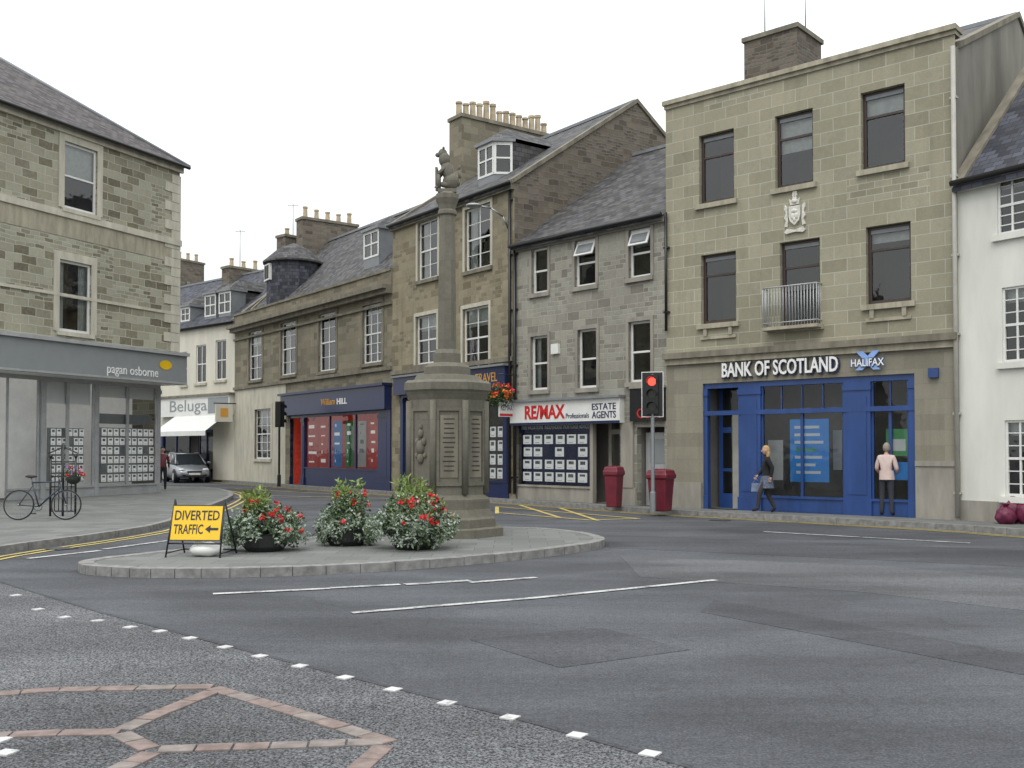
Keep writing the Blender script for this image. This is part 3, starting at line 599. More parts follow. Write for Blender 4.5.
r2=FG.rect(163,214,417,430,1.0); q=FG.p
b.quad('awning',white,q(r2[0],.3,r[2]),q(r2[1],.3,r[2]),q(r2[1],1.5,r[2]-.85),q(r2[0],1.5,r[2]-.85)); b.quad('awning',white,q(r2[0],1.5,r[2]-.85),q(r2[1],1.5,r[2]-.85),q(r2[1],1.5,r[2]-1.1),q(r2[0],1.5,r[2]-1.1))
Z=lambda x: FG.hit(x,450,-.1)[0]
shop(b,FG,s,navy,-.1,[('pil',s[0],Z(164)),('win2',Z(164),Z(190)),('door',Z(190),Z(200)),('win2',Z(200),s[1])],riser=.5)
gable_roof(b,FG,0,L,ZE,5.,12.3,9.5,slate3,cream,over=.15,skew=trim_dark); gutter(b,FG,0,L,ZE-.12,.2)
for x0,x1,y0,y1 in((205,216,287,320),(219,231,284,317),(181,190,300,325)):
    u0,u1,z0,z1=FG.rect(x0,x1,y0,y1,-.5); dormer(b,FG,(u0+u1)/2,(u1-u0),-.5,z0+.2,z1-z0-.6,cant=False)
chimney(b,FG,L-.9,L-.1,-7.2,-3.2,10,13.4,S_gable,trim_dark,5); aerial(b,FG.p(L-.5,-4,13.4),2.0)
chimney(b,FG,L-7.6,L-6.8,-6.5,-4,10,12.6,S_gable,trim_dark,3); aerial(b,FG.p(L-7.2,-5,12.6),2.5)
b.done()
FH=Face((-42,76),(-25.4,66)); b=B('distant_terrace_house',loc(FH,5)); wall(b,FH,0,FH.L,PV,9.5,[],S_tan2); gable_roof(b,FH,0,FH.L,9.5,5,13.5,10,slate1,S_tan2); chimney(b,FH,FH.L-.9,FH.L-.1,-6.5,-3.5,12,15,S_gable,trim_dark,4); b.done()
# ================================================================ LEFT BUILDING
PC=(-12.36,37.0); PL=(-15.5,30.3); FLf=Face(PL,PC); ext=9.
FL=Face(tuple(V(PL)-V((FLf.t.x,FLf.t.y))*ext),PC); L=FL.L
b=B('solicitors_building',loc(FL,L/2)); ZE=12.35; zf=(FL.hit(0,333)[1]+FL.hit(177,355)[1])/2; zfb=(FL.hit(0,370)[1]+FL.hit(177,385)[1])/2
ops=[FL.rect(64,97,146,212),FL.rect(59,91,262,333)]
for o in list(ops): ops.append((o[0]-4.2,o[1]-4.2,o[2],o[3]))
wall(b,FL,0,L,zf,ZE,ops,S_left,.2)
for o in ops: window(b,FL,o,white,.12,rows=(.5,),curtain='nets' if o[2]<8 else .5,sill=trim_buff,surround=trim_buff,sw=.22,fw=.08)
zs=(FL.hit(0,195)[1]+FL.hit(170,237)[1])/2
b.box('string_course',trim_buff,FL,0,L+.06,0,.07,zs-.22,zs); b.box('eaves_course',trim_buff,FL,0,L+.1,0,.1,ZE-.35,ZE-.12); b.box('string_course',trim_buff,FL,0,L,0,.04,zf+1.45,zf+1.55)
b.box('smooth_band',trim_bank,FL,0,L-.4,0,.012,zs-.85,zs-.22)
z=zf+.1;k=0
while z<ZE-.5:
    w=.75 if k%2 else .42
    b.box('quoins',trim_buff,FL,L-w,L+.03,-w*.8,.03,z,z+.33); z+=.345;k+=1
q=FL.p
b.quad('walls',S_left,q(L,0,zfb),q(L,-11,zfb),q(L,-11,ZE),q(L,0,ZE)); b.quad('walls',S_left,q(0,0,PV),q(0,-11,PV),q(0,-11,ZE),q(0,0,ZE)); b.quad('walls',S_left,q(0,-11,PV),q(L,-11,PV),q(L,-11,ZE),q(0,-11,ZE))
b.quad('soffit',white,q(0,.3,zfb-.01),q(L+.1,.3,zfb-.01),q(L+.1,-.9,zfb-.01),q(0,-.9,zfb-.01)); b.quad('walls',S_left,q(L-.1,-.95,PV),q(L-.1,-11,PV),q(L-.1,-11,zfb),q(L-.1,-.95,zfb))
hr_=4.0; dr=5.5; o_=.25
A0=q(-.2,o_,ZE-.1);A1=q(L+o_,o_,ZE-.1);A2=q(L+o_,-11-o_,ZE-.1);A3=q(-.2,-11-o_,ZE-.1);r0=q(-.2,-dr,ZE+hr_);r1=q(L-dr,-dr,ZE+hr_)
b.quad('roof',slate2,A0,A1,r1,r0); b.quad('roof',slate2,A1,A2,r1); b.quad('roof',slate2,A2,A3,r0,r1); b.quad('roof',S_left,A0,A3,r0)
b.tube('roof_hip',lead,A1,r1,.08); gutter(b,FL,-.2,L+.2,ZE-.14,.28,black)
b.box('shop_fascia',greyf,FL,0,L+.08,-.9,.32,zfb,zf-.08); b.box('fascia_cap',greyl,FL,0,L+.14,-.9,.42,zf-.08,zf+.04)
b.box('fascia_trim',greyl,FL,0,L+.1,.32,.34,zfb,zfb+.07)
b.text('sign_letters',white_t,FL,'pagan osborne',FL.rect(107,158,366,378,.32),.325,.012,.0)
c=FL.rect(160,171,359,371,.32)
cu_,cz_=(c[0]+c[1])/2,(c[2]+c[3])/2
for k in range(14):
    a0=2*math.pi*k/14; a1=a0+2*math.pi/14
    b.quad('sign_mark',yel,FL.p(cu_,.335,cz_),FL.p(cu_+.3*math.cos(a0),.335,cz_+.17*math.sin(a0)),FL.p(cu_+.3*math.cos(a1),.335,cz_+.17*math.sin(a1)))
F2=FL.shifted(-.85)
K=lambda x: F2.hit(x,450)[0]
oo=(0.,L-.1,PV,zfb)
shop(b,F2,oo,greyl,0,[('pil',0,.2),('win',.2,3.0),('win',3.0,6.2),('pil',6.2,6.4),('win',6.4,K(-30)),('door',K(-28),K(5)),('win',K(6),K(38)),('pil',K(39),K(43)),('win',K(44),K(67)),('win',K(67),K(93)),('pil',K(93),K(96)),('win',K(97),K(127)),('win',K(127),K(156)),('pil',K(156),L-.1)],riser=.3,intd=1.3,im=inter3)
for xa,xb in((50,84),(101,154)):
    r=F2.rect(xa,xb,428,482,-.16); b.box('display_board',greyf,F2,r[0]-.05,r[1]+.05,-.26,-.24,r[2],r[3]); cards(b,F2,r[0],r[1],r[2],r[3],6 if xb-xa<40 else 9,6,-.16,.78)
b.box('roller_blind',white_t,F2,K(44),K(92),-.12,-.10,F2.hit(70,404)[1],zfb-.1); b.box('roller_blind',white_t,F2,K(97),K(155),-.12,-.10,F2.hit(120,398)[1],zfb-.1)
b.box('window_banner',greyf,F2,K(101),K(154),-.14,-.13,F2.hit(120,424)[1],F2.hit(120,414)[1])
b.done()
# ================================================================ WHITE HOUSE (right)
pa=FB.p(FB.L,0,0); FW=Face((pa.x+.01,pa.y),(pa.x+.55*16,pa.y-.835*16)); L=FW.L
b=B('white_house',loc(FW,4)); ZE=7.85
ops=[]
for r in((997,1027,174,233),(1002,1030,286,362),(1005,1032,420,497)):
    o=FW.rect(*r); w=.95; o=(o[0],o[0]+w,o[2],o[3]); ops.append(o)
    for k in(1,2,3): ops.append((o[0]+k*2.6,o[1]+k*2.6,o[2],o[3]))
wall(b,FW,0,L,PV,ZE,ops,harl,.14)
for o in ops: window(b,FW,o,white,.1,cols=3,bars=2,curtain=.2,sill=harl,fw=.05)
gable_roof(b,FW,0,L,ZE,4.2,12.4,8.5,slate3,harl,over=.2,skew=trim_dark); gutter(b,FW,0,L,ZE-.12,.24,black); b.box('eaves_course',harl,FW,0,L,0,.08,ZE-.3,ZE-.12)
b.box('base_course',trim_grey,FW,0,L,0,.03,PV,PV+.45)
b.done()
# ================================================================ GROUND
b=B('road'); b.quad('asphalt_sheet',asph,V((-600,-600,0)),V((600,-600,0)),V((600,900,0)),V((-600,900,0))); b.done()
def prism(b,part,mat,pts,z0,z1):
    n=len(pts); b.add(part,mat,[V((x,y,z1)) for x,y in pts]+[V((x,y,z0)) for x,y in pts],[tuple(range(n))]+[(i,i+n,(i+1)%n+n,(i+1)%n) for i in range(n)])
def resample(pts,step):
    P=[V(p) for p in pts]; res=[P[0]]
    for a,c in zip(P,P[1:]):
        Ls=(c-a).length; n=max(1,round(Ls/step))
        for i in range(1,n+1): res.append(a.lerp(c,i/n))
    return res
def smoothline(pts,it=2,closed=False):
    P=[V(p) for p in pts]
    for _ in range(it):
        Q=[] if closed else [P[0]]
        n=len(P)
        for i in range(n if closed else n-1):
            a=P[i];c=P[(i+1)%n]; Q+= [a.lerp(c,.25),a.lerp(c,.75)]
        if not closed: Q.append(P[-1])
        P=Q
    return P
def kerbline(b,pts,w=.16,z=.128,step=.9,side=1):
    P=resample(pts,step)
    for a,c in zip(P,P[1:]):
        t=(c-a); Ls=t.length
        if Ls<.05: continue
        t/=Ls; n0=V((-t.y,t.x))*side; n=n0*w; a2=a+t*.006-n0*.012;c2=c-t*.006-n0*.012; dz=R.uniform(-.003,.003)
        b.hexa('kerb_stones',kerb,[V((*a2,-.03)),V((*c2,-.03)),V((*(c2+n),-.03)),V((*(a2+n),-.03)),V((*a2,z+dz)),V((*c2,z+dz)),V((*(c2+n),z+dz)),V((*(a2+n),z+dz))])
def strip(b,part,mat,pts,w,z):
    P=[V(p) for p in pts]
    for a,c in zip(P,P[1:]):
        t=(c-a).normalized(); n=V((-t.y,t.x))*w/2
        b.quad(part,mat,V((*(a-n),z)),V((*(c-n),z)),V((*(c+n),z)),V((*(a+n),z)))
def offset(pts,d):
    P=[V(p) for p in pts];out=[]
    for i,p in enumerate(P):
        t=(P[min(i+1,len(P)-1)]-P[max(i-1,0)]).normalized(); out.append(p+V((-t.y,t.x))*d)
    return out
kr=smoothline([(-34,66),G(190,479.5),G(234,483.2),G(300,488.5),G(392,495),G(515,503.5),G(600,509.5),G(667,514.5),G(800,521.5),G(960,530.5),G(1024,536),(13.6,15.5),(17,9.5),(23,0)],1)
b=B('pavement'); prism(b,'paving',pave,[tuple(p) for p in kr]+[(60,0),(60,90),(-34,90)],-.02,.12); kerbline(b,kr,side=1)
b.done()
kl=smoothline([(-30,-2),(-13,9),G(-60,566),G(0,553.5),G(100,540),G(165,529),G(192,516),G(222,505),G(236,497),G(222,491.5),G(195,489),(-24,47),(-45,55)],1)
b=B('pavement'); prism(b,'paving',pave,[tuple(p) for p in kl]+[(-60,60),(-60,-2)],-.02,.12); kerbline(b,kl,side=1)
b.done()
isl=[(-6.0,13.75),(-5.0,13.31),(-3.6,13.33),(-1.9,13.9),(0.,15.3),(1.35,16.9),(1.75,18.0),(1.3,19.6),(.3,20.6),(-1.0,20.62),(-2.8,19.2),(-4.8,16.8),(-6.2,14.6)]
si=smoothline(isl,2,True)
b=B('traffic_island'); prism(b,'paving',pave,[tuple(p) for p in si],-.02,.12); kerbline(b,si+[si[0]],w=.2,z=.126,step=.7,side=1); b.done()
ed=[(0,583),(98,612),(200,640),(300,665),(393,689),(510,717),(650,754),(740,782)]
b=B('road_surface_patch'); pts=[G(*p) for p in ed]
prism(b,'surface_dressing',asph2,pts+[(1.5,2.),(-20,2.),(-14,12.)],-.01,.004); b.done()
b=B('road_surface_patch'); prism(b,'reinstatement',asph3,[G(560,533),G(1100,553),G(1200,575),G(610,548)],-.01,.0035)
prism(b,'trench_reinstatement',asph3,[G(715,600),G(1100,668),G(1100,690),G(700,612)],-.01,.0038)
prism(b,'light_reinstatement',asph4,[G(620,556),G(880,566),G(1150,590),G(1150,625),G(860,592),G(640,577)],-.01,.0032)
prism(b,'dark_reinstatement',asph3,[G(470,640),G(600,628),G(690,650),G(560,668)],-.01,.0042)
strip(b,'seam',asph3,[G(-40,570),G(98,612),G(300,665),G(510,717),G(740,782)],.05,.0075); b.done()
b=B('road_markings')
for pts,w in(([(213,594.5),(330,589)],.12),([(330,588.5),(400,585)],.12),([(405,585),(470,581)],.15),([(470,583),(536,578)],.12),([(352,613.5),(540,598)],.11),([(540,598),(716,580.5)],.11),([(764,532),(860,537.5)],.12),([(862,537.6),(970,543.5)],.12),([(28,559),(100,551)],.12),([(104,549.5),(168,541)],.12),([(225,498),(330,497)],.1)):
    strip(b,'white_lines',roadw,[G(*p) for p in pts],w,.010)
strip(b,'yellow_lines',roady,offset(kr,-.28),.08,.010); strip(b,'yellow_lines',roady,offset(kr,-.5),.08,.010)
strip(b,'yellow_lines',roady,offset(kl,-.28),.08,.010); strip(b,'yellow_lines',roady,offset(kl,-.5),.08,.010)
for i_,(a,c) in enumerate((((497,507),(640,519)),((497,513),(590,520.5)),((520,505.5),(560,518)),((560,508.5),(598,521)),((497,507),(497,514)),((590,520.5),(640,519)),((235,489),(330,494)),((270,496),(400,499)),((220,490),(270,497)))):
    strip(b,'yellow_hatching',roady,[G(*a),G(*c)],.11,.0115+.0007*i_)
b.done()
b=B('crossing_studs')
for x,y in((64,618),(98,621.5),(130,628),(160,632),(190,639),(225,648),(260,657),(300,667),(345,678.5),(393,690.5),(447,704),(510,718.5),(577,736.5),(650,755),(16,596),(38,610)):
    gx,gy=G(x,y); a=R.uniform(-.1,.1)-.6; b.obox('studs',studw,V((gx,gy,.008)),.1,.1,.01,a)
for x,y in((6,754),(0,741),(-30,735)): gx,gy=G(x,y); b.obox('studs',studw,V((gx,gy,.008)),.1,.1,.01,-.3)
b.done()
b=B('paver_bands')
def band(pts,w=.125,ln=.24):
    P=[V(G(*p)) for p in pts]
    for a,c in zip(P,P[1:]):
        n=max(1,round((c-a).length/ln)); t=(c-a).normalized(); nn=V((-t.y,t.x))*w/2
        for i in range(n):
            p=a.lerp(c,i/n)+t*.006; q=a.lerp(c,(i+1)/n)-t*.006; z=.012+R.uniform(0,.004)
            mt=pink if R.random()<.7 else pinks
            b.hexa('pavers',mt,[V((*(p-nn),.0)),V((*(q-nn),.0)),V((*(q+nn),.0)),V((*(p+nn),.0)),V((*(p-nn),z)),V((*(q-nn),z)),V((*(q+nn),z)),V((*(p+nn),z))])
band([(-60,699),(60,690.5),(213,688)]); band([(213,689),(300,715),(390,744)]); band([(-40,738),(60,734),(120,733)]); band([(212,693),(165,712),(122,731)]); band([(120,735),(150,750)]); band([(158,751),(270,747),(384,743)]); band([(152,754),(110,775)]); band([(384,747),(352,776)])
b.done(.004)
for px_,py_ in((300,491.5),(720,520.5),(60,549)):
    gx,gy=G(px_,py_); b=B('gully_grate',(gx,gy,0)); b.obox('frame',black,V((gx,gy,.006)),.45,.4,.008,-.5)
    for k in range(6): b.obox('bars',galv,V((gx,gy,.012))+Matrix.Rotation(-.5,3,'Z')@V((-.18+.07*k,0,0)),.025,.34,.006,-.5)
    b.done()
# ================================================================ MONUMENT
mc=V((-1.22,18.75,.12)); b=B('market_cross_monument',mc); rot=math.pi/8+.12
def oct(prof,mat=S_mon,part='octagonal_base',n=8,r=rot): b.lathe(part,mat,(mc.x,mc.y,0),prof,n,r)
oct([(1.1,.12),(1.1,.27),(1.07,.29)]); oct([(.95,.29),(.95,.44),(.9,.48),(.84,.62),(.84,.8),(.75,.88),(.75,2.62),(.78,2.68),(.82,2.76),(.86,2.80),(.86,2.93),(.8,2.98)])
oct([(.68,2.98),(.62,3.08),(.46,3.10),(.46,3.24),(.38,3.3),(.27,3.33),(.27,3.5),(.22,3.58)],part='column_base')
oct([(.18,3.58),(.175,4.6),(.15,6.1)],part='column_shaft'); oct([(.15,6.1),(.19,6.13),(.19,6.18),(.16,6.22),(.18,6.3),(.23,6.42),(.23,6.5),(.17,6.54)],part='capital')
for i in range(8):
    a=rot+2*math.pi*i/8; p=V((mc.x+.76*math.cos(a),mc.y+.76*math.sin(a),0))
    b.tube('corner_shafts',S_mon,p+V((0,0,.9)),p+V((0,0,2.6)),.06,n=8)
    am=a+math.pi/8; ap=.75*math.cos(math.pi/8); nrm=V((math.cos(am),math.sin(am),0)); tt=V((-nrm.y,nrm.x,0)); c=V((mc.x,mc.y,0))+nrm*ap
    f=Face((c-tt*.27)[:2],(c+tt*.27)[:2])
    for bx_ in((.04,.5,1.05,1.11),(.04,.5,2.41,2.47),(.04,.09,1.11,2.41),(.45,.5,1.11,2.41)): b.box('panel_mouldings',S_mon,f,bx_[0],bx_[1],-.05,.03,bx_[2],bx_[3])
    if nrm.y<-.2:
        if nrm.x>.1:
            b.box('inscription_panel',trim_dark,f,.11,.43,-.02,.012,1.2,2.33)
            for k in range(12): 
                w=R.uniform(.08,.13); b.box('inscription_lines',black,f,.27-w,.27+w,.012,.014,2.25-.085*k,2.27-.085*k)
        else:
            for x,y,s in((.27,1.75,.13),(.27,1.55,.1),(.19,1.85,.07),(.35,1.85,.07),(.27,2.0,.08),(.27,2.12,.05),(.17,1.6,.05),(.37,1.6,.05)): b.ball('carved_arms',S_mon,f.p(x,.02,y),(s*.7,s*.5,s),10,8)
LS=1.1
def lm(p): return V((mc.x+p[0]*LS,mc.y+p[1]*LS,6.54+p[2]*LS))
def rotb(cx,cy,cz,rx,ry,rz,t=0.):
    Mx=Matrix.Translation(lm((cx,cy,cz)))@Matrix.Rotation(t,4,'Y'); b.ball('lion_statue',S_mon,(0,0,0),(rx*LS,ry*LS,rz*LS),12,9,M4=Mx)
b.box('lion_statue',S_mon,Face((mc.x-.17,mc.y-.14),(mc.x+.17,mc.y-.14)),0,.34,-.3,0,6.53,6.6)
rotb(.06,0,.2,.14,.12,.15); rotb(-.0,0,.38,.10,.11,.2,-.25); rotb(-.05,0,.58,.10,.11,.13); rotb(-.08,0,.68,.08,.08,.09); rotb(-.16,0,.66,.05,.045,.04); rotb(.0,-.04,.14,.14,.06,.06)
for s in(-1,1):
    b.path('lion_statue',S_mon,[lm((-.05,s*.08,.42)),lm((-.15,s*.09,.3)),lm((-.15,s*.09,.07))],.038); b.ball('lion_statue',S_mon,lm((-.17,s*.09,.08)),(.05,.04,.03),8,6); b.ball('lion_statue',S_mon,lm((-.06,s*.07,.76)),(.025,.02,.03),6,5)
b.hexa('lion_statue',S_mon,[lm(p) for p in((-.2,-.1,.12),(-.2,.1,.12),(-.16,.1,.12),(-.16,-.1,.12),(-.2,-.12,.42),(-.2,.12,.42),(-.16,.12,.42),(-.16,-.12,.42))])
b.path('lion_statue',S_mon,[lm((.18,0,.12)),lm((.22,0,.25)),lm((.19,0,.4)),lm((.22,0,.48))],.025)
b.done()
# ================================================================ PLANTERS
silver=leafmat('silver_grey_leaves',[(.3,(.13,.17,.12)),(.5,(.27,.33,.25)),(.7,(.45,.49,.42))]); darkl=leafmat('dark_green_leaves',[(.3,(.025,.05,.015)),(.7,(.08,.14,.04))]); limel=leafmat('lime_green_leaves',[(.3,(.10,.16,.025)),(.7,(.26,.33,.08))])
redf=leafmat('red_petals',[(.3,(.45,.008,.012)),(.7,(.66,.03,.03))]); orf=leafmat('orange_petals',[(.3,(.6,.08,.01)),(.7,(.75,.25,.03))]); purpf=leafmat('purple_petals',[(.3,(.2,.04,.25)),(.7,(.4,.15,.45))])
card_petal=leafmat('white_petals',[(.3,(.6,.6,.58)),(.7,(.75,.75,.72))])
tub=plain('dark_planter_tub',(.02,.022,.02),.6)
def leaves(b,part,mat,blobs,n,size,dz=0.,asp=.45):
    vs=[];fs=[]
    for _ in range(n):
        c,r=R.choice(blobs); 
        v=V((R.gauss(0,1),R.gauss(0,1),R.gauss(0,1))).normalized()*(R.random()**.35)
        p=V(c)+V((v.x*r[0],v.y*r[1],v.z*r[2]))
        if p.z<.14: p.z=.14+R.random()*.05
        a=V((R.gauss(0,1),R.gauss(0,1),R.gauss(0,.8)+dz)).normalized(); w=a.orthogonal().normalized(); w=Matrix.Rotation(R.uniform(0,6.28),3,a)@w
        s=size*R.uniform(.6,1.4); o=len(vs)
        vs+=[p,p+a*s*.5+w*s*asp*.5,p+a*s,p+a*s*.5-w*s*asp*.5]; fs.append((o,o+1,o+2,o+3))
    b.add(part,mat,vs,fs)
def flowers(b,mat,blobs,n,s=.03,cl=9):
    vs=[];fs=[]
    for _ in range(n):
        c,r=R.choice(blobs); v=V((R.gauss(0,1),R.gauss(0,1)-.8,abs(R.gauss(0,1)))).normalized()
        p=V(c)+V((v.x*r[0],v.y*r[1],v.z*r[2]))*1.12
        for _ in range(cl):
            q=p+V((R.gauss(0,1),R.gauss(0,1),R.gauss(0,1)))*s*.9; a=V((R.gauss(0,1),R.gauss(0,1)-.6,R.gauss(0,1)+.4)).normalized(); x=a.orthogonal().normalized()*s; y=a.cross(x).normalized()*s; o=len(vs)
            vs+=[q-x,q-y,q+x,q+y]; fs.append((o,o+1,o+2,o+3))
    b.add('flowers',mat,vs,fs)
def planter(px,py,w,h,lime,rd,redside):
    gx,gy=G(px,py,.12); sw=w*gy/1000; sh=h*gy/1000
    b=B('flower_planter',(gx,gy,.12)); c=V((gx,gy+.35,.12))
    b.lathe('tub',tub,c,[(.26,0),(.34,.08),(.38,.26),(.40,.28),(.36,.28)],20)
    hw=sw/2
    bl=[]
    for k in range(16):
        a=6.28*k/16+R.uniform(-.3,.3); d=R.uniform(.45,.82)*hw; bl.append((c+V((math.cos(a)*d,math.sin(a)*d*.75,sh*R.uniform(.2,.46))),(hw*R.uniform(.2,.34),hw*.28,sh*R.uniform(.12,.24))))
    mid_=[]
    for k in range(7):
        a=R.uniform(0,6.28); d=R.uniform(.1,.45)*hw; mid_.append((c+V((math.cos(a)*d,math.sin(a)*d,sh*R.uniform(.5,.68))),(hw*.3,hw*.28,sh*.2)))
    core=[(c+V((0,0,sh*.36)),(hw*.68,hw*.55,sh*.3))]
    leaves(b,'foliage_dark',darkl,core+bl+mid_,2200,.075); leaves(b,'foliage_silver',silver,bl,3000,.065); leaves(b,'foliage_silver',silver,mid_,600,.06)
    top=[(c+V((R.uniform(-.5,.4)*hw,R.uniform(-.4,.4)*hw,sh*R.uniform(.66,.85))),(hw*.2,hw*.2,sh*.2)) for _ in range(6)]
    leaves(b,'foliage_lime',limel,top,lime,.1,.9,.25); leaves(b,'foliage_lime',limel,mid_,260,.08,.5,.3)
    for _ in range(26):
        a=R.uniform(0,6.28); p=c+V((math.cos(a)*hw*R.uniform(.7,.98),math.sin(a)*hw*.8,sh*R.uniform(.12,.4))); leaves(b,'foliage_silver',silver,[(p,(.07,.07,.09))],34,.055)
    pts_=[x for x in bl+mid_ if (x[0].x-c.x)*redside>-hw*.1 and x[0].z>.12+sh*.3]
    flowers(b,redf,pts_,rd,.024,9)
    flowers(b,card_petal,bl,5,.014,5)
    b.done()
planter(259,553,88,66,420,38,1); planter(343,547,66,64,420,14,1); planter(411,551,98,72,420,34,1)
# ================================================================ DIVERTED TRAFFIC SIGN
gx,gy=G(199,556,.12); b=B('diverted_traffic_sign',(gx,gy,.12))
c=V((gx,gy,.12)); rz=-.08; tx=V((math.cos(rz),math.sin(rz),0)); ny=V((math.sin(rz),-math.cos(rz),0))
def SP(x,d,z): return c+tx*x+ny*d+V((0,0,z))
lean=.28
for s in(-1,1):
    b.tube('frame',black,SP(s*.41,.24,0),SP(s*.38,-.02,.84),.013); b.tube('frame',black,SP(s*.41,-.45,0),SP(s*.38,-.02,.84),.013); b.tube('frame',black,SP(s*.41,.2,.06),SP(s*.41,-.42,.06),.01)
b.tube('frame',black,SP(-.4,.17,.2),SP(.4,.17,.2),.012); b.tube('frame',black,SP(-.41,-.42,.06),SP(.41,-.42,.06),.012)
fs=Face(SP(-.39,.12,0)[:2],SP(.39,.12,0)[:2])
def slab(u0,u1,z0,z1,mat,part,off=0.,th=.012):
    g=lambda u,z,o: fs.p(u,.06-(z-.3)*lean+o,z)
    b.hexa(part,mat,[g(u0,z0,off+th),g(u1,z0,off+th),g(u1,z0,off),g(u0,z0,off),g(u0,z1,off+th),g(u1,z1,off+th),g(u1,z1,off),g(u0,z1,off)])
W_=fs.L; zo=.06
slab(0,W_,.30+zo,.82+zo,black,'sign_border',-.004,.01); slab(.015,W_-.015,.315+zo,.805+zo,yel,'sign_plate',.006,.004)
class Lean:
    def p(s,u,d,z): z+=zo; return fs.p(u,.06-(z-.3)*lean+.011+d,z)
LF=Lean(); b.text('sign_text',black,LF,'DIVERTED',(.05,W_-.05,.60,.74),0.002,.001,.012); b.text('sign_text',black,LF,'TRAFFIC',(.05,.50,.40,.54),0.002,.001,.012)
b.hexa('sign_text',black,[LF.p(u,d,z) for d in(0,.003) for u,z in((.59,.455),(.73,.455),(.73,.49),(.59,.49))]); b.add('sign_text',black,[LF.p(.53,.003,.472),LF.p(.61,.003,.53),LF.p(.61,.003,.415)],[(0,1,2)])
sb=SP(.12,.02,.1); sn=SP(.02,.05,.2)
b.done()
b=B('sandbag',(gx,gy,.12)); b.ball('bag',white,(0,0,0),(.24,.16,.11),16,10,deform=lambda q:V((q.x*(1+.15*abs(q.y)),q.y,max(q.z,-.9)*(1+.2*math.sin(q.x*7)*.4))),M4=Matrix.Translation(sb)); b.ball('bag_neck',white,sn,(.08,.06,.09),10,8); b.done()
# ================================================================ TRAFFIC LIGHTS
lamp_r=plain('red_signal_lens_lit',(.6,.02,.02),.3,emit=((1,.05,.03),3.)); lens_d=plain('dark_signal_lens',(.03,.035,.02),.2)
def tlight(px,py,htop,face,lit):
    gx,gy=G(px,py,.12); b=B('traffic_light',(gx,gy,.12)); c=V((gx,gy,.12))
    b.lathe('pole',galv if lit else black,c,[(.08,0),(.08,.5),(.05,.52),(.05,htop-.1)],12,smooth=False)
    fn=V((math.cos(face),math.sin(face),0)); tn=V((-fn.y,fn.x,0))
    f=Face((c-tn*.28)[:2],(c+tn*.28)[:2])
    if f.n.dot(fn)<0: f=Face((c+tn*.28)[:2],(c-tn*.28)[:2])
    z=htop
    if lit: b.box('backing_board',white,f,0,.56,.02,.035,z-1.08,z+.08)
    b.box('backing_board',black,f,.02,.54,.01,.04,z-1.06,z+.06)
    b.box('signal_head',black,f,.13,.43,-.1,.14,z-1.0,z)
    for k,(mt) in enumerate((lamp_r if lit else lens_d,lens_d,lens_d)):
        zc_=z-.18-.32*k; b.tube('lens',mt,f.p(.28,.13,zc_),f.p(.28,.155,zc_),.105,n=20,smooth=False)
        n=10
        for i in range(n+1):
            a0=math.pi*(-.1+1.2*i/(n+1)); a1=math.pi*(-.1+1.2*(i+1)/(n+1))
            P=lambda a,d:f.p(.28+.12*math.cos(a),d,zc_+.12*math.sin(a)); b.quad('hood',black,P(a0,.14),P(a1,.14),P(a1,.34),P(a0,.34))
    b.done()
tlight(653,512,3.62,math.radians(-105),True)
tlight(279,486.5,3.75,math.radians(60),False)
# ================================================================ BINS
def bin_(px,py,w,h):
    gx,gy=G(px,py,.12); s=gy/1000; b=B('litter_bin',(gx,gy,.12)); c=(gx,gy,.12); r=w*s/2*1.25; hh=h*s
    pr=[(r*.72,0),(r*.74,.04),(r*.9,hh*.74),(r*.9,hh*.76),(r*1.05,hh*.78),(r*1.05,hh*.86),(r*.98,hh*.9),(r*.9,hh*.97),(r*.5,hh)]
    b.lathe('body',maroon,c,pr,4,math.pi/4-.6); b.done(.02)
bin_(614,507,18,41); bin_(661,511,25,42)
# ================================================================ HANGING SIGN, BASKET
b=B('hanging_estate_agent_sign',loc(FR,0)); uu=.12; zz=FR.hit(514,408)[1]
b.tube('bracket',black,FR.p(uu,0,zz+.3),FR.p(uu,.9,zz+.3),.02); f=Face(FR.p(uu,.8,0)[:2],FR.p(uu,.15,0)[:2])
b.box('board',white,f,0,f.L,-.02,.02,zz-.3,zz+.25); b.box('board_stripe',red,f,0.02,f.L-.02,.02,.025,zz-.28,zz-.2); b.text('board_text',navy,f,'RE/MAX',(.08,f.L-.08,zz-.1,zz+.1),.022,.003)
b.done()
b=B('hanging_flower_basket',loc(FD,FD.L)); p=FD.p(FD.hit(499,390,.7)[0],.7,FD.hit(499,393,.7)[1]); b.tube('bracket',black,FD.p(FD.hit(499,390,.7)[0],0,p.z+.6),p+V((0,0,.6)),.02); 
for k in range(3): b.tube('chains',black,p+V((0,0,.6)),p+V((.25*math.cos(k*2.1),.25*math.sin(k*2.1),.05)),.006,n=4)
b.ball('basket',tub,p-V((0,0,.05)),(.28,.28,.22),12,8,keep=lambda q:q.z<.1); bl=[(p,(.42,.42,.3)),(p+V((0,0,-.2)),(.36,.36,.25))]; leaves(b,'foliage',darkl,bl,1100,.09); flowers(b,orf,bl,14,.04,6); flowers(b,redf,bl,14,.04,6); b.done()
b=B('projecting_pub_sign',loc(FG,FG.L)); zz=FE.hit(240,413)[1]; b.box('board',cream,FE,.2,.3,.2,1.1,zz-.45,zz+.45); b.box('board_emblem',orange,FE,.19,.31,.45,.85,zz-.2,zz+.25); b.tube('bracket',black,FE.p(.25,0,zz+.5),FE.p(.25,1.2,zz+.5),.03); b.done()
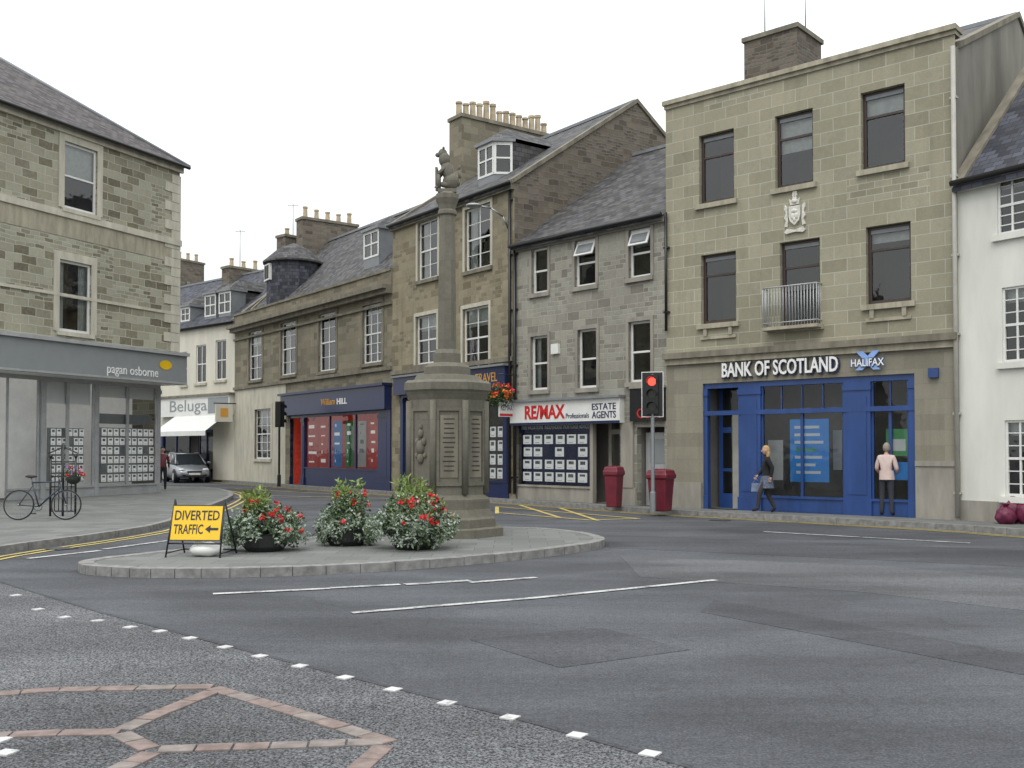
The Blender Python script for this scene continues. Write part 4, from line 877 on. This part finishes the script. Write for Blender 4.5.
# ================================================================ BOLLARDS
for px,py in((231,477.5),(222,478)):
    gx,gy=G(px,py,.12); b=B('bollard',(gx,gy,.12)); b.lathe('post',black,(gx,gy,.12),[(.13,0),(.13,.12),(.09,.18),(.08,.85),(.11,.9),(.11,.95),(.07,1.02),(.02,1.06)],12); b.done()
# ================================================================ CAR
silverp=plain('silver_car_paint',(.3,.315,.34),.3,metal=.55,var=.02); tyre=plain('tyre_rubber',(.02,.02,.02),.8); carg=plain('car_glass',(.02,.025,.03),.05,spec=.8); lampm=plain('headlamp_glass',(.6,.6,.6),.1,var=.05); plate=plain('number_plate',(.75,.75,.7),.5)
def car(pos,ang):
    b=B('parked_car',pos); Mc=Matrix.Translation(pos)@Matrix.Rotation(ang,4,'Z')@Matrix.Scale(1.07,4)
    st=[(-1.88,.45,.60,.62),(-1.84,.32,.92,.74),(-1.6,.26,.98,.80),(-1.0,.25,.97,.83),(0,.24,.94,.835),(.7,.24,.90,.83),(1.05,.25,.86,.82),(1.5,.27,.76,.78),(1.78,.3,.64,.70),(1.88,.36,.52,.6)]
    vs=[]
    for x,zb,zt,w in st:
        h=zt-zb
        for y,z in((0,zt+.02),(w*.7,zt),(w*.93,zt-.05*h/.6),(w,zt-.3*h),(w,zb+.25*h),(w*.95,zb),(0,zb)): vs.append((x,y,z))
    k=7; full=[]
    for i in range(len(st)):
        r=vs[i*k:(i+1)*k]; full+= r+[(x,-y,z) for x,y,z in r[1:-1]][::-1]
    kk=12; fs=[]
    for i in range(len(st)-1):
        for j in range(kk): fs.append((i*kk+j,i*kk+(j+1)%kk,(i+1)*kk+(j+1)%kk,(i+1)*kk+j))
    fs+= [tuple(range(kk)),tuple((len(st)-1)*kk+j for j in range(kk))]
    b.add('body',silverp,[Mc@V(v) for v in full],fs,True)
    base=[(-1.7,.72),(-.9,.76),(.1,.76),(1.02,.72)]; top=[(-1.45,.55),(-.85,.6),(.0,.6),(.32,.56)]; zb=.9; zt=[1.38,1.44,1.44,1.40]
    P=[]
    for (x,w),(X,W),z in zip(base,top,zt): P.append([(x,-w,zb),(X,-W,z),(X,W,z),(x,w,zb)])
    for i in range(3):
        for j,mt in((0,carg),(1,silverp),(2,carg)): b.add('windows' if mt is carg else 'roof',mt,[Mc@V(p) for p in(P[i][j],P[i][j+1],P[i+1][j+1],P[i+1][j])],[(0,1,2,3)])
    b.add('windows',carg,[Mc@V(p) for p in P[0]],[(0,1,2,3)]); b.add('windscreen',carg,[Mc@V(p) for p in P[3]],[(0,1,2,3)])
    for i in range(4):
        for a in((0,1),(3,2)): b.tube('pillars',silverp,Mc@V(P[i][a[0]]),Mc@V(P[i][a[1]]),.035)
    for i in range(3):
        for a in(1,2): b.tube('roof',silverp,Mc@V(P[i][a]),Mc@V(P[i+1][a]),.035)
    b.tube('roof',silverp,Mc@V(P[3][1]),Mc@V(P[3][2]),.035); b.tube('roof',silverp,Mc@V(P[0][1]),Mc@V(P[0][2]),.035)
    for x in(-1.2,1.2):
        for s in(-1,1):
            c1=Mc@V((x,s*.66,.31)); b.tube('wheel_arches',black,Mc@V((x,s*.838,.34)),Mc@V((x,s*.6,.34)),.36,n=20,smooth=False)
            b.tube('tyres',tyre,Mc@V((x,s*.865,.31)),c1,.31,n=22,smooth=False); b.tube('wheels',greyl,Mc@V((x,s*.875,.31)),c1,.2,n=14,smooth=False)
    for s in(-1,1):
        b.ball('headlamps',lampm,(0,0,0),(.17,.17,.085),12,8,M4=Mc@Matrix.Translation((1.68,s*.55,.63)))
        b.ball('door_mirrors',silverp,(0,0,0),(.07,.1,.07),8,6,M4=Mc@Matrix.Translation((.78,s*.93,.98))); b.ball('fog_lamps',black,(0,0,0),(.05,.1,.05),8,6,M4=Mc@Matrix.Translation((1.86,s*.5,.38)))
    def lb(part,mt,x,y0,y1,z0,z1,th=.03): b.hexa(part,mt,[Mc@V(p) for p in((x-th,y0,z0),(x,y0,z0),(x,y1,z0),(x-th,y1,z0),(x-th,y0,z1),(x,y0,z1),(x,y1,z1),(x-th,y1,z1))])
    lb('grille',black,1.9,-.34,.34,.5,.58,.1); lb('grille',black,1.905,-.42,.42,.28,.37,.15); lb('number_plate',plate,1.93,-.26,.26,.39,.49,.05)
    b.done()
gx,gy=G(186,482); car(V((gx,gy,0)),math.radians(-60))
# ================================================================ BICYCLE & STAND
gx,gy=G(42,520,.12); b=B('bicycle',(gx,gy,.12)); az=math.radians(4); dx=V((math.cos(az),math.sin(az),0)); nx=V((-dx.y,dx.x,0)); c=V((gx,gy,.12))
def bp(x,z,y=0.): return c+dx*x+nx*(y+z*.06)+V((0,0,z))
framec=plain('bicycle_frame_paint',(.02,.03,.05),.3)
for x in(-.52,.52):
    w=bp(x,.34); ax=nx+V((0,0,-.06)); b.ring('tyres',tyre,w,ax,.325,.017,36,6); b.ring('rims',galv,w,ax,.305,.008,36,4); b.tube('hubs',galv,w-nx*.04,w+nx*.04,.02)
    for k in range(18):
        a=k*math.pi/9; b.tube('spokes',galv,w,bp(x+.3*math.cos(a),.34+.3*math.sin(a)),.002,n=3)
bb=(-.08,.3);seat=(-.24,.84);hd=(.36,.86);hd2=(.38,.74)
for p,q,r in((bb,seat,.017),(seat,hd,.016),(bb,hd2,.019),((-.52,.34),bb,.012),((-.52,.34),(-.22,.78),.011),(hd,(.52,.34),.015)): b.tube('frame',framec,bp(*p),bp(*q),r)
b.tube('handlebar',black,bp(.33,.98,-.27),bp(.33,.98,.27),.012); b.tube('stem',black,bp(.36,.86),bp(.33,.98),.012); b.tube('seat_post',galv,bp(*seat),bp(-.27,.95),.012); b.ball('saddle',black,bp(-.27,.98),(.14,.08,.035),10,6)
b.ring('chainring',black,bp(-.08,.3,-.05),nx,.09,.006,20,4); b.tube('cranks',galv,bp(-.16,.15,-.08),bp(0,.45,.08),.009); b.box('pedal',black,Face(bp(-.2,0,-.12)[:2],bp(-.1,0,-.12)[:2]),0,.1,-.06,0,.26,.28)
b.done()
gx,gy=G(57,517,.12); b=B('flower_basket_stand',(gx,gy+.3,.12)); c=V((gx,gy+.3,.12))
for x in(-.3,.3):
    b.tube('posts',black,c+V((x,0,0)),c+V((x,0,1.4)),.026)
    b.ball('finials',black,c+V((x,0,1.43)),(.045,.045,.055),8,6)
for k in range(7): b.tube('bars',black,c+V((-.3+.1*k,0,.12)),c+V((-.3+.1*k,0,.95 if k%2 else 1.1)),.012)
for z in(.12,.7,.95,1.3): b.tube('rails',black,c+V((-.3,0,z)),c+V((.3,0,z)),.016)
b.tube('mast',black,c,c+V((0,0,1.75)),.028); b.path('mast',black,[c+V((-.35,0,1.5)),c+V((0,0,1.65)),c+V((.35,0,1.5))],.014)
for x in(.3,):
    p=c+V((x,-.12,.9)); b.ball('basket',tub,p,(.17,.17,.14),10,8,keep=lambda q:q.z<.2); bl=[(p+V((0,0,.08)),(.22,.2,.17))]; leaves(b,'foliage',darkl,bl,420,.05); flowers(b,redf,bl,7,.025,6); flowers(b,purpf,bl,6,.025,6)
b.done()
# ================================================================ RUBBISH BAGS
bagm=plain('dark_red_bag_plastic',(.13,.012,.045),.5,var=.45,scale=8)
b=B('rubbish_bags',(11.2,21.,.12))
for px,py,s in((998,521,.27),(1014,523,.31),(1030,524,.3),(1006,524,.22)):
    gx,gy=G(px,py,.12); ph=R.random()*6
    b.ball('bags',bagm,(gx,gy,.12+s*.78),(s,s*.85,s*.9),22,16,deform=lambda q:q*(1+.09*math.sin(q.x*7+ph)*math.cos(q.z*6+ph)+.06*math.sin(q.y*13)+.05*math.sin(9*math.atan2(q.y,q.x))*max(0,q.z+.2)) if q.z>-.8 else V((q.x,q.y,-.85)))
    b.lathe('bag_ties',bagm,(gx,gy,.12+s*1.6),[(.03,0),(.08,.08),(.04,.09)],8)
b.done()
# ================================================================ PEOPLE
def skinmesh(verts,edges,roots,sub=2):
    me=bpy.data.meshes.new('sk'); me.from_pydata([v[0] for v in verts],edges,[]); o=bpy.data.objects.new('sk',me); sc.collection.objects.link(o)
    o.modifiers.new('s','SKIN')
    for i,v in enumerate(verts):
        r=v[1]; r=(r,r) if not isinstance(r,tuple) else r
        me.skin_vertices[0].data[i].radius=r; me.skin_vertices[0].data[i].use_root=(i in roots)
    su=o.modifiers.new('ss','SUBSURF'); su.levels=sub; su.render_levels=sub
    bpy.context.view_layer.update(); e=o.evaluated_get(bpy.context.evaluated_depsgraph_get()); m2=bpy.data.meshes.new_from_object(e)
    vs=[v.co.copy() for v in m2.vertices]; fs=[tuple(p.vertices) for p in m2.polygons]
    bpy.data.objects.remove(o); bpy.data.meshes.remove(me); bpy.data.meshes.remove(m2); return vs,fs
def segd(p,a,c):
    ac=c-a; t=max(0,min(1,(p-a).dot(ac)/ac.length_squared)); return (p-a-ac*t).length
def person(px,py,yaw,height,J,mats,hair,longhair=False,bag=None,name='pedestrian',head_yaw=0.,coat=None):
    gx,gy=G(px,py,.12); s=height/1.75; b=B(name,(gx,gy,.12)); Mp=Matrix.Translation((gx,gy,.12))@Matrix.Rotation(yaw,4,'Z')@Matrix.Scale(s,4)
    D={'pel':((0,0,.96),.125),'sp':((0,0,1.12),.12),'ch':((0,-.01,1.31),.145),'nk':((0,-.01,1.47),.055),'hd':((0,.01,1.56),.048),
       'hl':((-.09,0,.90),.095),'kl':((-.10,.02,.50),.068),'al':((-.10,-.02,.09),.05),'tl':((-.11,.13,.035),.035),
       'hr':((.09,0,.90),.095),'kr':((.10,.02,.50),.068),'ar':((.10,-.02,.09),.05),'tr':((.11,.13,.035),.035),
       'sl':((-.17,-.01,1.41),.07),'el':((-.23,-.03,1.14),.052),'wl':((-.24,.05,.90),.032),'pl':((-.24,.07,.83),.030),
       'sr':((.17,-.01,1.41),.07),'er':((.23,-.03,1.14),.052),'wr':((.24,.05,.90),.032),'pr':((.24,.07,.83),.030)}
    for k,v in J.items(): D[k]=(v,D[k][1])
    E=[('pel','sp','top'),('sp','ch','top'),('ch','nk','top'),('nk','hd','skin'),('pel','hl','leg'),('hl','kl','leg'),('kl','al','leg'),('al','tl','shoe'),('pel','hr','leg'),('hr','kr','leg'),('kr','ar','leg'),('ar','tr','shoe'),('ch','sl','top'),('sl','el','top'),('el','wl','fore'),('wl','pl','skin'),('ch','sr','top'),('sr','er','top'),('er','wr','fore'),('wr','pr','skin')]
    ks=list(D); idx={k:i for i,k in enumerate(ks)}
    vs,fs=skinmesh([(V(D[k][0]),D[k][1]) for k in ks],[(idx[a],idx[c]) for a,c,_ in E],{0})
    groups={}
    for f in fs:
        ce=sum((vs[i] for i in f),V())/len(f); bm=min(E,key=lambda e:segd(ce,V(D[e[0]][0]),V(D[e[1]][0])))[2]
        if bm=='leg' and ce.z>.93: bm='top'
        groups.setdefault(bm,[]).append(f)
    for g,ff in groups.items():
        used=sorted({i for f in ff for i in f}); mp={i:j for j,i in enumerate(used)}
        b.add('body_'+g,mats[g],[Mp@vs[i] for i in used],[tuple(mp[i] for i in f) for f in ff],True)
    for sd in('l','r'):
        w=V(D['w'+sd][0]);p=V(D['p'+sd][0]); dr=(p-w).normalized(); sx=1 if sd=='r' else -1; side=V((0,1,0)) if abs(dr.y)<.8 else V((0,0,1)); side=(side-dr*side.dot(dr)).normalized(); inn=V((-sx,0,0))
        fv=[];fe=[];rt=set()
        for k,(off,ln) in enumerate(((.028,.07),(.01,.08),(-.008,.075),(-.026,.06),(.035,.05))):
            o=len(fv); rt.add(o); base=p+side*off*(1 if k<4 else .9)-dr*(0 if k<4 else .03)
            d2=dr if k<4 else (dr+side*.9).normalized()
            fv+=[(base,.009),(base+d2*ln*.55,.0085),(base+d2*ln*.9+inn*ln*.35,.007)]; fe+=[(o,o+1),(o+1,o+2)]
        v2,f2=skinmesh(fv,fe,rt,1); b.add('fingers',mats['skin'],[Mp@v for v in v2],f2,True)
    h=V(D['hd'][0])+V((0,.012,.075)); Mh=Mp@Matrix.Translation(h)@Matrix.Rotation(head_yaw,4,'Z')
    def hd(q):
        r=q.copy()
        if q.z<0: r.x*=1-.25*(-q.z); r.y*=1-.08*(-q.z)
        return r
    b.ball('head',mats['skin'],(0,0,0),(.077,.096,.118),18,14,deform=hd,M4=Mh)
    b.ball('nose',mats['skin'],(0,.098,-.015),(.014,.022,.026),8,6,M4=Mh); b.ball('lips',red,(0,.088,-.058),(.024,.008,.008),8,5,M4=Mh)
    for sx in(-1,1):
        b.ball('ears',mats['skin'],(sx*.078,-.0,-.01),(.012,.022,.034),8,6,M4=Mh); b.ball('eyes',white,(sx*.03,.083,.01),(.013,.01,.009),8,6,M4=Mh); b.ball('pupils',black,(sx*.03,.092,.01),(.006,.004,.006),6,5,M4=Mh); b.ball('eyebrows',hair,(sx*.03,.09,.032),(.02,.006,.004),6,4,M4=Mh)
    b.ball('hair',hair,(0,-.008,.012),(.087,.105,.125),18,14,keep=lambda q:(q.z>.45 or (q.y<.15 and q.z>(-.55 if not longhair else -.9))),M4=Mh)
    if longhair: b.ball('hair',hair,(0,-.055,-.1),(.09,.06,.15),14,10,M4=Mh)
    if coat:
        mt,zt,zb,r0,r1=coat; vs=[];n=20
        for j in range(5):
            f=j/4; 
            for i in range(n):
                a=2*math.pi*i/n; rr=(r0+(r1-r0)*f)*(1+.05*math.sin(a*5)*f); vs.append(Mp@V((math.cos(a)*rr*1.1,math.sin(a)*rr*.95,zt+(zb-zt)*f)))
        b.add('garment_hem',mt,vs,[(j*n+i,j*n+(i+1)%n,(j+1)*n+(i+1)%n,(j+1)*n+i) for j in range(4) for i in range(n)],True)
    if bag:
        p=V(D['pr'][0])+V((.02,.0,-.25))
        hx=[Mp@(p+V((x,y,z))) for z,xx,yy in((-.12,.05,.13),(.1,.03,.11)) for x,y in((-xx,-yy),(xx,-yy),(xx,yy),(-xx,yy))]; b.hexa('bag',bag,hx)
        b.path('bag_handle',bag,[Mp@(p+V((0,-.08,.1))),Mp@(p+V((-.02,0,.22))),Mp@(p+V((0,.08,.1)))],.01)
    b.done()
cb=plain('black_cloth',(.012,.012,.014),.9); jean=plain('dark_grey_trousers',(.035,.037,.05),.9); pinkc=plain('pale_pink_shirt',(.6,.47,.43),.9,var=.08,scale=9); blond=plain('blonde_hair',(.42,.28,.12),.7,var=.3,scale=30); greyh=plain('grey_hair',(.28,.24,.2),.8,var=.3,scale=30); greyskirt=plain('grey_blue_skirt',(.1,.12,.17),.9,var=.5,scale=20); tights=plain('dark_tights',(.03,.028,.03),.8); bagc=plain('blue_grey_bag',(.16,.2,.3),.6,var=.3,scale=12)
person(767,513.5,math.radians(82),1.68,{'kl':(-.09,.2,.53),'al':(-.09,.24,.12),'tl':(-.10,.40,.08),'kr':(.09,-.03,.5),'ar':(.09,-.22,.13),'tr':(.1,-.11,.035),'el':(-.22,-.12,1.17),'wl':(-.22,-.08,.94),'pl':(-.22,-.06,.87),'er':(.22,.06,1.16),'wr':(.2,.2,.98),'pr':(.2,.25,.93)},{'top':cb,'fore':cb,'leg':tights,'shoe':cb,'skin':skin},blond,True,bag=bagc,coat=(greyskirt,.98,.66,.15,.2))
person(887,516.5,math.radians(-40),1.74,{'kl':(-.11,.01,.5),'kr':(.11,.0,.5),'al':(-.12,-.02,.09),'ar':(.13,-.03,.09),'tl':(-.15,.12,.035),'tr':(.17,.1,.035),'el':(-.24,.0,1.14),'wl':(-.2,.18,1.0),'pl':(-.16,.24,1.0),'er':(.24,.0,1.14),'wr':(.2,.18,1.0),'pr':(.16,.24,1.0)},{'top':pinkc,'fore':skin,'leg':jean,'shoe':cb,'skin':skin},greyh,coat=(pinkc,1.1,.88,.15,.165))
person(162.5,490,math.radians(200),1.7,{'kl':(-.1,.1,.5),'al':(-.1,.12,.09),'tl':(-.1,.27,.05),'ar':(.1,-.2,.1),'tr':(.1,-.08,.035)},{'top':maroon,'fore':cb,'leg':cb,'shoe':cb,'skin':skin},cb)
# ================================================================ WORLD, SUN, CAMERA
w=bpy.data.worlds.new('World'); sc.world=w; w.use_nodes=True; nt=w.node_tree; bg=nt.nodes['Background']
el=math.radians(55); az=math.radians(200)
skyn=nt.nodes.new('ShaderNodeTexSky'); skyn.sky_type='NISHITA'; skyn.sun_disc=False; skyn.sun_elevation=el; skyn.sun_rotation=az; skyn.dust_density=4; skyn.air_density=1.5
tc=nt.nodes.new('ShaderNodeTexCoord'); sp=nt.nodes.new('ShaderNodeSeparateXYZ'); nt.links.new(tc.outputs['Generated'],sp.inputs[0])
mx=nt.nodes.new('ShaderNodeMath'); mx.operation='MAXIMUM'; nt.links.new(sp.outputs['Z'],mx.inputs[0]); mx.inputs[1].default_value=0
ma=nt.nodes.new('ShaderNodeMath'); ma.operation='MULTIPLY_ADD'; nt.links.new(mx.outputs[0],ma.inputs[0]); ma.inputs[1].default_value=12.; ma.inputs[2].default_value=8.2
ns=nt.nodes.new('ShaderNodeTexNoise'); ns.inputs['Scale'].default_value=2.2; ns.inputs['Detail'].default_value=5; nt.links.new(tc.outputs['Generated'],ns.inputs['Vector'])
mr=nt.nodes.new('ShaderNodeMapRange'); nt.links.new(ns.outputs['Fac'],mr.inputs[0]); mr.inputs[3].default_value=.93; mr.inputs[4].default_value=1.07
mm=nt.nodes.new('ShaderNodeMath'); mm.operation='MULTIPLY'; nt.links.new(ma.outputs[0],mm.inputs[0]); nt.links.new(mr.outputs[0],mm.inputs[1])
vm=nt.nodes.new('ShaderNodeVectorMath'); vm.operation='SCALE'; vm.inputs[0].default_value=(.965,.995,1.005); nt.links.new(mm.outputs[0],vm.inputs['Scale'])
mix=nt.nodes.new('ShaderNodeMix'); mix.data_type='RGBA'; mix.inputs[0].default_value=.88; nt.links.new(skyn.outputs[0],mix.inputs[6]); nt.links.new(vm.outputs[0],mix.inputs[7]); nt.links.new(mix.outputs[2],bg.inputs['Color']); bg.inputs['Strength'].default_value=.118
sl=bpy.data.lights.new('sun','SUN'); sl.energy=1.0; sl.angle=math.radians(28); sl.color=(1,.985,.955); so_=bpy.data.objects.new('sun',sl); sc.collection.objects.link(so_)
dirv=V((math.sin(az)*math.cos(el),math.cos(az)*math.cos(el),math.sin(el))); so_.rotation_euler=dirv.to_track_quat('Z','Y').to_euler()
cd=bpy.data.cameras.new('camera'); cd.sensor_width=36; cd.lens=FPX*36/1024; cd.shift_y=(ROW-384)/1024; cd.clip_end=3000; co=bpy.data.objects.new('camera',cd); sc.collection.objects.link(co)
co.location=(0,0,H); co.rotation_euler=(math.pi/2+PITCH,0,0); sc.camera=co
sc.view_settings.view_transform='Standard'; sc.view_settings.look='None'; sc.view_settings.exposure=0
